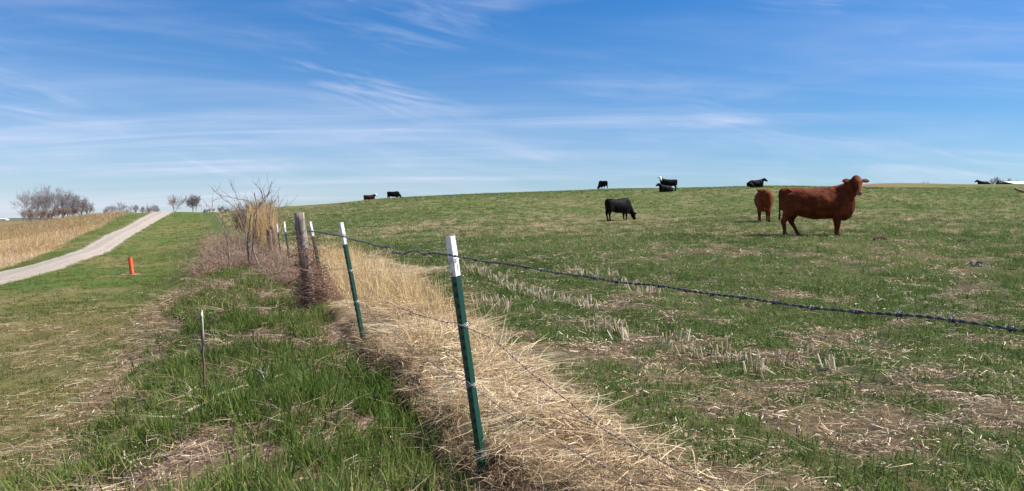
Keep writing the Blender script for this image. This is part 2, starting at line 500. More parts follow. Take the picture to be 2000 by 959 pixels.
def simple(name, col, rough=.6, spec=.4, var=.25, scale=20, **kw):
    m = Mat(name); n = m.noise(scale, 4, .6)
    m.set(m.mix(m.rng(n, .35, .7), tuple(c * (1 - var) for c in col), tuple(min(c * (1 + var), .9) for c in col)), rough, spec, **kw)
    return m.m

M = {}
M['ground'] = ground_mat()
M['pasture'] = blade_mat('pasture_blades', [(.042, .080, .018), (.095, .158, .032), (.158, .222, .056), (.37, .33, .15)])
M['bank'] = blade_mat('bank_blades', [(.040, .078, .012), (.080, .142, .020), (.128, .195, .034), (.21, .23, .065), (.40, .33, .17)])
M['mown'] = blade_mat('mown_blades', [(.062, .108, .018), (.112, .155, .030), (.22, .205, .068), (.40, .30, .13)])
M['straw'] = blade_mat('straw', [(.20, .13, .07), (.47, .345, .20), (.66, .53, .34), (.79, .70, .53)], .15)
M['hang'] = blade_mat('hanging_straw', [(.13, .08, .045), (.29, .19, .105), (.48, .35, .20), (.62, .50, .33)], .1)  # browner straw, with the shade of the cut edge put into its colour
M['stand'] = blade_mat('standing_straw', [(.34, .21, .09), (.52, .36, .17), (.62, .46, .23), (.68, .54, .30)], .2)
M['gold'] = blade_mat('prairie_grass', [(.24, .185, .085), (.46, .32, .165), (.58, .435, .26), (.68, .56, .40)], .2)
M['litter'] = blade_mat('litter', [(.12, .080, .047), (.28, .205, .125), (.46, .36, .23), (.72, .64, .48)], .05, .8, .1)
M['leaflitter'] = blade_mat('leaf_litter', [(.13, .080, .050), (.28, .19, .12), (.42, .31, .21), (.68, .60, .47)], .05, .8, .1)
M['stubble'] = blade_mat('stubble', [(.40, .31, .19), (.62, .54, .38), (.82, .77, .64)], .45, .75, .15)
M['bark'] = bark_mat('bark', (.13, .095, .075), (.30, .245, .21))
M['paletwig'] = bark_mat('pale_twig', (.20, .14, .105), (.34, .26, .20))
M['fartwig'] = bark_mat('far_twig', (.21, .185, .185), (.33, .295, .295))  # distance haze put into the bark colour: paler, greyer than near twigs
M['bramble'] = bark_mat('bramble_stem', (.26, .165, .115), (.50, .37, .27))
M['vine'] = bark_mat('vine_stem', (.14, .072, .052), (.32, .20, .15))
M['wood'] = bark_mat('weathered_wood', (.13, .105, .085), (.40, .35, .30), 22, (1, 1, .08), .85, .012)
M['brownwood'] = bark_mat('brown_wood', (.11, .07, .05), (.23, .16, .12), 22, (1, 1, .08))
M['greywood'] = bark_mat('split_grey_wood', (.24, .20, .17), (.58, .54, .48), 30, (1, 1, .08))
def post_mats():
    m = Mat('green_paint'); n = m.noise(60, 5, .6)
    c = m.mix(m.rng(n, .6, .75), (.009, .055, .038), (.028, .080, .060))
    m.set(c, .42, .4); M['green'] = m.m
    m = Mat('white_paint'); n = m.noise(28, 6, .7, m.scaled(m.coord(), (1, 1, .35)))
    c = m.mix(m.rng(n, .52, .62), (.78, .78, .77), (.36, .32, .29))
    n2 = m.noise(9, 5, .7)
    c = m.mix(m.rng(n2, .57, .66), c, (.15, .10, .075))
    m.set(c, .55, .3); M['white'] = m.m
    m = Mat('wire_steel'); n = m.noise(35, 4, .6)
    m.set(m.mix(m.rng(n, .4, .7), (.050, .052, .060), (.17, .165, .17)), .5, .5, Metallic=.35); M['wire'] = m.m
    m = Mat('rusty_wire'); n = m.noise(35, 4, .6)
    m.set(m.mix(m.rng(n, .4, .7), (.16, .125, .10), (.33, .27, .22)), .65, .4); M['rust'] = m.m
    m = Mat('clip_steel'); m.set((.62, .62, .63), .35, .5, Metallic=.4); M['clip'] = m.m
    m = Mat('orange_plastic'); n = m.noise(14, 4, .6)
    m.set(m.mix(m.rng(n, .4, .7), (.72, .085, .014), (.86, .14, .03)), .5, .4); M['orange'] = m.m
post_mats()
M['barnwhite'] = simple('white_metal_sheet', (.80, .81, .82), .45, .4, .05, 2)
M['barnwall'] = simple('grey_metal_wall', (.48, .48, .48), .6, .3, .1, 2)
M['soil'] = simple('dug_soil', (.115, .07, .05), .95, .1, .45, 24)
M['greysoil'] = simple('grey_trash', (.22, .185, .16), .95, .1, .4, 24)

# ------------------------------------------------------------------ the ground: one sheet to the horizon
def build_ground():
    az = np.concatenate([np.linspace(-180, -46, 60)[:-1], np.linspace(-46, 46, 400), np.linspace(46, 180, 60)[1:-1]])
    rr = np.concatenate([[0.05], np.exp(np.linspace(math.log(.5), math.log(30), 330)), np.exp(np.linspace(math.log(30), math.log(400), 170))[1:],
                         np.exp(np.linspace(math.log(400), math.log(7000), 50))[1:]])
    A, RR = np.meshgrid(np.radians(az), rr)
    X, Y = RR * np.sin(A), RR * np.cos(A)
    Z = H(X, Y)
    z = zones(X, Y)
    Z = Z - z['drive'] * .03 * (RR < 200)
    n, m = X.shape
    V = np.stack([X, Y, Z], -1).reshape(-1, 3)
    i, j = np.meshgrid(np.arange(n - 1), np.arange(m), indexing='ij')
    j2 = (j + 1) % m
    F = np.stack([i * m + j, i * m + j2, (i + 1) * m + j2, (i + 1) * m + j], -1).reshape(-1, 4)
    me = bpy.data.meshes.new('ground')
    me.vertices.add(len(V)); me.vertices.foreach_set('co', V.ravel())
    me.loops.add(F.size); me.loops.foreach_set('vertex_index', F[:, ::-1].ravel().astype(np.int32))
    me.polygons.add(len(F)); me.polygons.foreach_set('loop_start', np.arange(0, F.size, 4, dtype=np.int32))
    me.polygons.foreach_set('use_smooth', np.ones(len(F), bool))
    me.update(calc_edges=True)
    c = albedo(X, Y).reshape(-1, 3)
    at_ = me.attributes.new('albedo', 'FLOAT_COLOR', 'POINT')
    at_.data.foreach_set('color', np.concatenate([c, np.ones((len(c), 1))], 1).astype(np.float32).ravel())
    me.materials.append(M['ground'])
    o = bpy.data.objects.new('ground', me); SC.collection.objects.link(o)
    tag(o, 'rolling spring pasture, mown ditch and bank sloping away from the fence', None, None, 'structure')
build_ground()

def build_drive():
    m = Mat('gravel'); P = m.pos()
    n0 = m.noise(55, 3, .6, P); n1 = m.noise(9, 5, .6, P); n2 = m.noise(.9, 4, .6, P)
    lane = m.attr('lane')
    c = m.mix(m.rng(n1, .35, .68), (.30, .255, .215), (.41, .35, .30))
    c = m.mix(m.rng(n2, .5, .7, 0, .6), c, (.27, .235, .19))
    c = m.mix(m.math('MULTIPLY', m.rng(lane, .68, .98), m.rng(n1, .4, .65, .0, .6)), c, (.20, .195, .105))
    c = m.mix(m.math('MULTIPLY', m.rng(lane, .22, .0), m.rng(n1, .35, .6)), c, (.16, .165, .075))
    c = m.mix(m.rng(n0, .55, .7, 0, .5), c, (.52, .46, .41))
    m.set(c, .95, .1).bump(m.math('ADD', n0, n1), .03, .9)
    ys = np.exp(np.linspace(math.log(10), math.log(190), 260))
    V, F, lane_ = [], [], []
    K = 15
    L, Rr = drive_left(ys), drive_right(ys)
    jl = .18 * (fbm(ys * 1.3, ys * 0 + 2, 101, 3) - .5) * 2; jr = .18 * (fbm(ys * 1.3, ys * 0 + 7, 103, 3) - .5) * 2
    T = np.linspace(0, 1, K)
    X = (L - .05 + jl)[:, None] * (1 - T) + (Rr + .05 + jr)[:, None] * T
    Y = np.broadcast_to(ys[:, None], X.shape)
    rut = -.035 * np.exp(-((T - .27) / .09) ** 2) - .035 * np.exp(-((T - .73) / .09) ** 2) + .05 * np.sin(T * math.pi)
    Z = H(X, Y) + .035 + rut * 1.0 - .10 * (np.abs(T - .5) > .49)
    n, mm = X.shape
    b = MB()
    b.add(np.stack([X, Y, Z], -1).reshape(-1, 3), [(i * mm + j, i * mm + j + 1, (i + 1) * mm + j + 1, (i + 1) * mm + j) for i in range(n - 1) for j in range(mm - 1)],
          lane=np.tile(1 - np.abs(T - .5) * 2, n))
    o = b.build('gravel_drive', m.m, smooth=True)
    tag(o, 'pale gravel farm lane climbing over the rise', None, None, 'structure')
build_drive()

# ------------------------------------------------------------------ grasses and litter: uncountable, scattered
def strands(n, rad, hmin, hmax, w, lean, bend, seed, segs=3, lie=0.0, tip=.25):
    """n thin curved blades rooted within rad; lie: how flat they lie"""
    g = np.random.default_rng(seed)
    b = MB()
    for k in range(n):
        a = g.uniform(0, 2 * math.pi); q = rad * math.sqrt(g.uniform())
        root = np.array([q * math.cos(a), q * math.sin(a), -.01 if not lie else g.uniform(0, .03)])
        h = g.uniform(hmin, hmax)
        da = g.uniform(0, 2 * math.pi)
        el = math.pi / 2 - abs(g.normal(0, lean)) if not lie else abs(g.normal(0, .24)) * (1 - lie) + g.uniform(-.08, .05)
        d = np.array([math.cos(da) * math.cos(el), math.sin(da) * math.cos(el), math.sin(el)])
        side = np.array([-math.sin(da), math.cos(da), 0.0])
        tw = g.uniform(0, math.pi)
        side = side * math.cos(tw) + np.cross(d, side) * math.sin(tw) * .6
        side /= np.linalg.norm(side)
        drop = np.array([0, 0, -1.0]) * bend * g.uniform(.3, 1.3)
        curve = np.cross(d, [0, 0, 1.0]) * g.normal(0, .5) if lie else np.cross(d, [0, 0, 1.0]) * g.normal(0, .1)
        ww = w * g.uniform(.6, 1.4)
        V, tt = [], []
        for i in range(segs + 1):
            t = i / segs
            p = root + d * h * t + (drop * h + curve * h) * t * t
            if p[2] < -.01 and lie: p[2] = g.uniform(0, .02)
            wd = ww * (1 - (1 - tip) * t ** 1.5)
            V += [p - side * wd / 2, p + side * wd / 2]
        F = [(2 * i, 2 * i + 1, 2 * i + 3, 2 * i + 2) for i in range(segs)]
        b.add(V, F, tint=g.uniform())
    return b
def flakes(n, rad, lmin, lmax, w, seed, curl=.25):
    g = np.random.default_rng(seed)
    b = MB()
    for k in range(n):
        a = g.uniform(0, 2 * math.pi); q = rad * math.sqrt(g.uniform())
        c = np.array([q * math.cos(a), q * math.sin(a), g.uniform(.004, .03)])
        L = g.uniform(lmin, lmax); ww = w * g.uniform(.4, 1.3)
        da = g.uniform(0, 2 * math.pi); el = g.normal(0, curl)
        d = np.array([math.cos(da) * math.cos(el), math.sin(da) * math.cos(el), math.sin(el)])
        s_ = np.array([-math.sin(da), math.cos(da), g.normal(0, .5)]); s_ /= np.linalg.norm(s_)
        up = np.array([0, 0, 1.0]) * g.uniform(-.1, .22) * L
        V = [c - d * L / 2 - s_ * ww * .3, c - d * L / 2 + s_ * ww * .3, c + s_ * ww / 2 + up, c - s_ * ww / 2 + up, c + d * L / 2 + s_ * ww * .25, c + d * L / 2 - s_ * ww * .25]
        b.add(V, [(0, 1, 2, 3), (3, 2, 4, 5)], tint=g.uniform())
    return b
def stalks(n, rad, seed):
    g = np.random.default_rng(seed); b = MB()
    for k in range(n):
        p0 = np.array([g.normal(0, rad), g.normal(0, rad * .35), -.01]); h = g.uniform(.05, .14)
        d = np.array([g.normal(0, .28), g.normal(0, .22), 1.0]); d /= np.linalg.norm(d)
        b.tube([p0, p0 + d * h * .5, p0 + d * h], [.0075, .0068, .0055], 5, True, tint=g.uniform())
    return b

def sector(d0, d1, dens, azl=41):
    """points spread evenly over the ground in front of the fence walker, d0 to d1 metres away"""
    a = R(azl)
    n = int(a * (d1 * d1 - d0 * d0) * dens)
    r = np.sqrt(rng.uniform(d0 * d0, d1 * d1, n)); t = rng.uniform(-a, a, n)
    return r * np.sin(t), r * np.cos(t)
def layers(spec, keep):
    """spec: (near, far, per square metre, size); keep(x, y) gives the chance that a tuft grows"""
    X, Y, S = [], [], []
    for d0, d1, dens, sz in spec:
        x, y = sector(d0, d1, dens)
        k = rng.uniform(size=len(x)) < keep(x, y)
        X.append(x[k]); Y.append(y[k]); S.append(np.full(k.sum(), sz))
    return np.concatenate(X), np.concatenate(Y), np.concatenate(S)

N_INST = 0
def scatter(name, label, x, y, scale, variants, mat, tilt=.12, rz=None, dz=0.0, tone=None, z=None):
    global N_INST
    n = len(x); N_INST += n
    if z is None: z = H(x, y)
    me = bpy.data.meshes.new(name)
    me.vertices.add(n)
    me.vertices.foreach_set('co', np.stack([x, y, z + dz], -1).astype(np.float32).ravel())
    if rz is None: rz = rng.uniform(0, 2 * math.pi, n)
    rot = np.stack([rng.normal(0, tilt, n), rng.normal(0, tilt, n), rz], -1)
    a = me.attributes.new('rot', 'FLOAT_VECTOR', 'POINT'); a.data.foreach_set('vector', rot.astype(np.float32).ravel())
    a = me.attributes.new('scl', 'FLOAT', 'POINT'); a.data.foreach_set('value', (scale * rng.uniform(.7, 1.3, n)).astype(np.float32))
    a = me.attributes.new('idx', 'INT', 'POINT'); a.data.foreach_set('value', rng.integers(0, len(variants), n).astype(np.int32))
    if tone is None: tone = rng.uniform(0, 1, n)
    a = me.attributes.new('tone', 'FLOAT', 'POINT'); a.data.foreach_set('value', np.clip(tone, 0, 1).astype(np.float32))
    o = bpy.data.objects.new(name, me); SC.collection.objects.link(o)
    me.materials.append(mat)
    col = bpy.data.collections.new(name + '_kinds')
    for v in variants:
        col.objects.link(bpy.data.objects.new('blade_tuft', v.mesh('blade_tuft', mat)))
    ng = bpy.data.node_groups.new(name, 'GeometryNodeTree')
    ng.interface.new_socket('Geometry', in_out='INPUT', socket_type='NodeSocketGeometry')
    ng.interface.new_socket('Geometry', in_out='OUTPUT', socket_type='NodeSocketGeometry')
    N, L = ng.nodes, ng.links
    gi, go = N.new('NodeGroupInput'), N.new('NodeGroupOutput')
    ip = N.new('GeometryNodeInstanceOnPoints'); ci = N.new('GeometryNodeCollectionInfo')
    ci.inputs['Collection'].default_value = col
    ci.inputs['Separate Children'].default_value = True
    ci.inputs['Reset Children'].default_value = True
    def na(nm, ty):
        q = N.new('GeometryNodeInputNamedAttribute'); q.data_type = ty; q.inputs['Name'].default_value = nm
        return q.outputs['Attribute']
    L.new(gi.outputs[0], ip.inputs['Points']); L.new(ci.outputs[0], ip.inputs['Instance'])
    ip.inputs['Pick Instance'].default_value = True
    L.new(na('idx', 'INT'), ip.inputs['Instance Index'])
    L.new(na('rot', 'FLOAT_VECTOR'), ip.inputs['Rotation'])
    L.new(na('scl', 'FLOAT'), ip.inputs['Scale'])
    L.new(ip.outputs[0], go.inputs[0])
    md = o.modifiers.new('scatter', 'NODES'); md.node_group = ng
    tag(o, label, None, None, 'stuff')
    return o

def grow_all():
    # pasture
    vs = [strands(26, .085, .04, .12, .0050, .55, .35, 100 + i) for i in range(6)]
    def kp(x, y):
        z = zones(x, y); p = patches(x, y)
        return z['mat'] * .30 * (fbm(x * 1.5, y * 1.5, 125, 2) > .50) + z['field'] * (.03 + .97 * sstep(.28, .72, p + .25 * sstep(30, 60, y)))
    x, y, s = layers([(2.3, 7, 150, 1.0), (7, 13, 100, 1.05), (13, 25, 46, 1.2), (25, 45, 17, 1.4), (45, 105, 6.5, 1.7)], kp)
    scatter('pasture_grass', 'short green grass growing in clumps over the pasture', x, y, s, vs, M['pasture'], .15, tone=fbm(x * .4, y * .4, 111, 3) * 1.6 - .45 + rng.normal(0, .18, len(x)))
    # residue lying in the pasture
    vs = [flakes(24, .17, .015, .06, .007, 200 + i) for i in range(4)] + [flakes(8, .2, .04, .11, .008, 210 + i, .3) for i in range(2)] + [strands(20, .18, .06, .20, .0032, .3, .1, 220 + i, 3, .75) for i in range(4)]
    kp = lambda x, y: zones(x, y)['field'] * (.42 + .58 * (1 - sstep(.25, .65, patches(x, y))))
    x, y, s = layers([(2.3, 7, 75, .9), (7, 13, 48, 1.0), (13, 25, 20, 1.2), (25, 45, 7.0, 1.4), (45, 100, 2.2, 1.8)], kp)
    scatter('crop_residue', 'pale straw and chaff lying between the clumps of pasture grass', x, y, s, vs, M['litter'], .1, tone=rng.beta(2, 1.5, len(x)))
    # stubble rows left standing
    X, Y, RZ = [], [], []
    for a, b_, n in (((905, 522), (1005, 560), 26), ((1010, 566), (1060, 590), 14), ((1080, 590), (1180, 612), 10), ((930, 590), (1000, 612), 14),
                     ((1290, 655), (1370, 700), 7), ((1390, 690), (1490, 742), 9), ((1170, 640), (1230, 668), 8), ((1100, 523), (1200, 546), 10),
                     ((1560, 700), (1640, 735), 8), ((1215, 560), (1290, 580), 8)):
        p, q = hit(*a), hit(*b_)
        for t in np.linspace(0, 1, n):
            X.append(p[0] + (q[0] - p[0]) * t + random.gauss(0, .09)); Y.append(p[1] + (q[1] - p[1]) * t + random.gauss(0, .11)); RZ.append(random.uniform(0, 6))
    scatter('crop_stubble', 'whitish cut stalks standing in rows in the pasture', np.array(X), np.array(Y), np.full(len(X), 1.0), [stalks(7, .055, 300 + i) for i in range(4)], M['stubble'], .1, np.array(RZ))
    # matted straw along the fence
    vs = [strands(50, .20, .10, .36, .0038, .3, .10, 400 + i, 4, .55) for i in range(6)] + [flakes(30, .2, .03, .12, .007, 430 + i, .5) for i in range(2)]
    def kp(x, y):
        z = zones(x, y); return np.where(z['s'] > -.06, np.clip(z['mat'], 0, 1) * sstep(.03, .16, z['s']), 0) * (y < 27) * (.22 + .78 * sstep(.34, .52, fbm(x * 2.2, y * 2.2, 121, 3)))
    x, y, s = layers([(2.0, 5.5, 150, 1.0), (5.5, 9, 105, 1.05), (9, 16, 40, 1.2), (16, 27, 16, 1.3)], kp)
    tone = fbm(x * .9, y * .9, 123, 3) * 2.0 - .65
    fs = fence_s(x, y); s = s * (.5 + .5 * sstep(.1, .55, fs)) * (1 - .45 * sstep(.65, 1.0, fs / mat_width(y)))
    scatter('matted_straw', 'flattened pale straw matted along the foot of the wire fence', x, y, s, vs, M['straw'], .18, dz=rng.uniform(0, .07, len(x)), tone=tone + rng.normal(0, .15, len(x)))
    # straw hanging over the cut edge
    vs = [strands(30, .05, .08, .24, .0040, 1.0, .9, 440 + i, 4) for i in range(4)]
    yy = rng.uniform(2.6, 8.6, 420); xx = fence_x(yy) + np.abs(rng.normal(0.05, .04, 420))
    scatter('hanging_straw', 'dry grass drooping over the edge of the straw mat', xx, yy, np.full(420, .85), vs, M['hang'], .3, tone=rng.uniform(0, .9, 420))
    # tall dry grass still upright behind the second steel post
    vs = [strands(26, .13, .28, .98, .0040, .40, .46, 460 + i, 5, tip=.5) for i in range(6)]
    def kp(x, y):
        z = zones(x, y); f = z['s'] / mat_width(y)
        return z['mat'] * (.12 + .88 * sstep(6.5, 9.0, y)) * (y < 20) * sstep(.0, .3, f) * (1 - sstep(.5, 1.0, f)) * sstep(.25, .6, fbm(x * .9, y * .9, 131, 3))
    x, y, s = layers([(4.6, 12, 34, .85), (12, 20, 22, .85)], kp)
    scatter('standing_straw', 'tall dry yellow grass standing beyond the second steel post', x, y, s, vs, M['stand'], .16, tone=rng.uniform(.2, 1, len(x)))
    # the lush bank
    vs = [strands(30, .09, .09, .24, .0062, .38, .32, 500 + i, 4) for i in range(6)]
    def kb(x, y):
        z = zones(x, y); n = litter_noise(x, y)
        return z['bank'] * (y < 40) * (1 - sstep(.53, .64, n) * .82) * (.55 + .45 * sstep(.3, .55, fbm(x * 2.2, y * 2.2, 145, 2)))
    x, y, s = layers([(2.0, 6, 170, .95), (6, 11, 100, 1.0), (11, 20, 45, 1.1), (20, 40, 10, 1.4)], kb)
    scatter('bank_grass', 'lush green grass on the bank left of the fence', x, y, s * (.75 + .5 * fbm(x * .7, y * .7, 141, 3)), vs, M['bank'], .2, tone=fbm(x * .5, y * .5, 143, 3) * 1.8 - .5 + rng.normal(0, .15, len(x)))
    # dead leaves and stems on the bank and along its toe
    vs = [flakes(24, .2, .015, .05, .0065, 600 + i, .3) for i in range(2)] + [strands(26, .2, .08, .34, .0030, .3, .12, 620 + i, 4, .6) for i in range(5)]
    def kl(x, y):
        z = zones(x, y); n = litter_noise(x, y)
        toe = np.exp(-((z['s'] - z['be'] + .1) / .38) ** 2) * sstep(5.5, 9, y) * (y < 60)
        return np.clip(z['bank'] * (y < 40) * (.28 + .6 * sstep(.51, .63, n)) + toe, 0, 1)
    x, y, s = layers([(2.0, 6, 70, .95), (6, 11, 60, 1.0), (11, 22, 32, 1.1), (22, 60, 5, 1.6)], kl)
    scatter('dead_litter', 'dead leaves and broken stems lying on the bank and its foot', x, y, s, vs, M['leaflitter'], .2, tone=rng.beta(2, 2, len(x)))
    # mown ditch
    vs = [strands(24, .085, .025, .075, .0050, .6, .3, 700 + i) for i in range(6)]
    km = lambda x, y: zones(x, y)['mown'] * (.35 + .65 * sstep(.35, .55, fbm(x * 1.2, y * 1.2, 151, 3)))
    x, y, s = layers([(2.3, 8, 140, 1.0), (8, 14, 90, 1.1), (14, 26, 40, 1.25), (26, 50, 15, 1.5), (50, 115, 4.0, 1.8)], km)
    green = sstep(13, 24, y)
    tone = .62 - .62 * green + .9 * (fbm(x * .45, y * .45, 153, 3) - .5) + rng.normal(0, .14, len(x))
    scatter('mown_grass', 'short mown grass in the ditch beside the lane', x, y, s, vs, M['mown'], .15, tone=tone)
    vs = [strands(18, .2, .06, .22, .0035, .3, .1, 740 + i, 3, .7) for i in range(4)]
    km = lambda x, y: zones(x, y)['mown'] * sstep(.42, .6, fbm(x * .8 + 5, y * .8, 155, 3)) * (1 - .8 * sstep(14, 24, y))
    x, y, s = layers([(2.3, 8, 40, 1.0), (8, 14, 24, 1.1), (14, 30, 6, 1.4)], km)
    scatter('dry_clippings', 'dry tan clippings lying on the mown grass', x, y, s, vs, M['litter'], .1, tone=rng.uniform(.2, .9, len(x)))
    # golden field beyond the lane
    vs = [strands(40, .28, .12, .36, .009, .6, .3, 800 + i, 3, tip=.6) for i in range(5)]
    kg = lambda x, y: zones(x, y)['gold'] * (.4 + .6 * sstep(.3, .6, fbm(x * .3, y * .3, 161, 3)))
    x, y, s = layers([(18, 45, 9, .9), (45, 75, 5, 1.1), (75, 150, 2.0, 1.3)], kg)
    k = x > -110
    x, y, s = x[k], y[k], s[k]
    scatter('prairie_grass', 'golden dry prairie grass filling the field left of the lane', x, y, s, vs, M['gold'], .12, tone=fbm(x * .12, y * .12, 163, 3) * 1.6 - .2 - .6 * sstep(55, 85, y) + rng.normal(0, .12, len(x)))
    print('instances', N_INST)
grow_all()

# ------------------------------------------------------------------ fence posts
def tee_section(mb, path, w, d, t, ang):
    """T-shaped rolled steel bar along a straight path"""
    p0, p1 = np.asarray(path[0], float), np.asarray(path[1], float)
    ax = (p1 - p0) / np.linalg.norm(p1 - p0)
    a = np.array([math.cos(ang), math.sin(ang), 0.0]); a -= ax * a.dot(ax); a /= np.linalg.norm(a)
    b = np.cross(ax, a)
    sec = [(-w / 2, -t), (w / 2, -t), (w / 2, t * .2), (t * .7, t * .5), (t * .5, d), (-t * .5, d), (-t * .7, t * .5), (-w / 2, t * .2)]
    V = [p0 + a * x + b * y for x, y in sec] + [p1 + a * x + b * y for x, y in sec]
    n = len(sec)
    mb.add(V, [(k, (k + 1) % n, n + (k + 1) % n, n + k) for k in range(n)] + [tuple(range(n - 1, -1, -1)), tuple(range(n, 2 * n))])
    return ax, a, b

def steel_post(base, top, tip, label, ang=R(200), clips=(), size=.046, studs=True):
    base, top = np.array(base, float), np.array(top, float)
    root = tag(empty('steel_fence_post', tuple(base)), label, 'fence post', 'steel posts along the wire fence')
    L = np.linalg.norm(top - base); ax = (top - base) / L
    split = (L - tip) * ax
    m = MB()
    ax_, a, b = tee_section(m, (-.35 * ax, split), size, size * .85, .0045, ang)
    if studs:
        k = .02
        while k < L - tip - .02:
            c = ax * k - b * .0045
            hw, hh, dp = .008, .011, .010
            V = [c + a * sx * hw + ax * sz * hh for sz in (-1, 1) for sx in (-1, 1)] + [c + a * sx * hw * .7 + ax * sz * hh * .5 - b * dp for sz in (-1, 1) for sx in (-1, 1)]
            m.add(V, [(0, 1, 5, 4), (1, 3, 7, 5), (3, 2, 6, 7), (2, 0, 4, 6), (4, 5, 7, 6)])
            k += .054
    m.build('shaft', M['green'], root)
    m = MB(); tee_section(m, (split + ax * .0015, L * ax), size * 1.02, size * .86, .0048, ang)
    if studs:
        k = L - tip + .03
        while k < L - .02:
            c = ax * k - b * .0048; hw, hh, dp = .008, .011, .010
            V = [c + a * sx * hw + ax * sz * hh for sz in (-1, 1) for sx in (-1, 1)] + [c + a * sx * hw * .7 + ax * sz * hh * .5 - b * dp for sz in (-1, 1) for sx in (-1, 1)]
            m.add(V, [(0, 1, 5, 4), (1, 3, 7, 5), (3, 2, 6, 7), (2, 0, 4, 6), (4, 5, 7, 6)]); k += .054
    m.build('painted_tip', M['white'], root)
    for h in clips:
        c = ax * h
        th = np.linspace(-.4, 2 * math.pi * 1.1, 22)
        r_ = size * .58
        P = [c + a * math.cos(t) * r_ * 1.05 + b * (math.sin(t) * r_ * .9 + size * .3) + ax * (.006 * math.sin(2 * t) + .0015 * t) for t in th]
        P = [c + a * r_ * 1.5 - b * .012 + ax * .012] + P + [c - a * r_ * .6 - b * .02 - ax * .016]
        k_ = MB(); k_.tube(P, .0022, 5); k_.build('wire_clip', M['clip'], root)
    return root

def P3(px, py, d): return np.array([at(px, d), d, zrow(py, d)])
POST1B, POST1T = P3(941, 934, 4.0), P3(876, 462, 3.97)
POST2B, POST2T = P3(707, 670, 8.0), P3(664, 435, 7.95)
steel_post(POST1B, POST1T, .205, 'nearest green steel post with a chipped white tip, in the matted straw', R(-50), (1.115, .78, .47, .105))
steel_post(POST2B, POST2T, .225, 'green steel post at the left edge of the straw, with a clean white tip', R(-50), (1.12, .74, .42), .044)
steel_post(P3(632, 575, 11.9), P3(604, 433, 11.85), .225, 'green steel post standing just right of the thick wooden post', R(-50), (.97,), .046)
steel_post(P3(566, 522, 19.0), P3(554, 433, 19.0), .26, 'far steel post, the nearer of the thin pair left of the wooden post', R(-50), (.8,), .044, False)
steel_post(P3(548, 503, 22.5), P3(540, 437, 22.5), .25, 'farthest thin steel post beside the two brown wooden stakes', R(-50), (.8,), .044, False)

def wood_post(base, top, r0, r1, label, mat, name='wooden_fence_post', chamfer=True, seed=1):
    base, top = np.array(base, float), np.array(top, float)
    g = np.random.default_rng(seed)
    d = top - base; n = 14
    m = MB(); S = 20
    ring = 1 + g.normal(0, .025, S)
    V, F = [], []
    for i in range(n + 1):
        t = -.15 + 1.15 * i / n
        c = d * t; r = (r0 + (r1 - r0) * max(t, 0)) * (1 + g.normal(0, .008))
        if i == n: r *= .97
        for k in range(S):
            a = 2 * math.pi * k / S
            V.append(c + np.array([math.cos(a), math.sin(a), 0]) * r * ring[k])
    for i in range(n):
        for k in range(S):
            F.append((i * S + k, i * S + (k + 1) % S, (i + 1) * S + (k + 1) % S, (i + 1) * S + k))
    F.append(tuple(n * S + k for k in range(S)))
    m.add(V, F)
    o = m.build(name, mat, loc=tuple(base))
    for p in o.data.polygons: p.use_smooth = p.normal.z < .9
    tag(o, label, 'fence post', 'wooden fence posts')
    return o
WB, WT = P3(606, 604, 11.0), P3(584, 415, 10.95)
wood_post(WB, WT, .082, .070, 'thick weathered grey wooden post wrapped in vines', M['wood'], seed=3)
wood_post(P3(531, 520, 20.5), P3(525, 448, 20.4), .075, .06, 'shorter brown wooden stake, left one of the pair beyond the sapling', M['brownwood'], seed=5)
wood_post(P3(538, 520, 20.7), P3(531, 441, 20.7), .08, .06, 'taller brown wooden stake, right one of the pair beyond the sapling', M['brownwood'], seed=6)

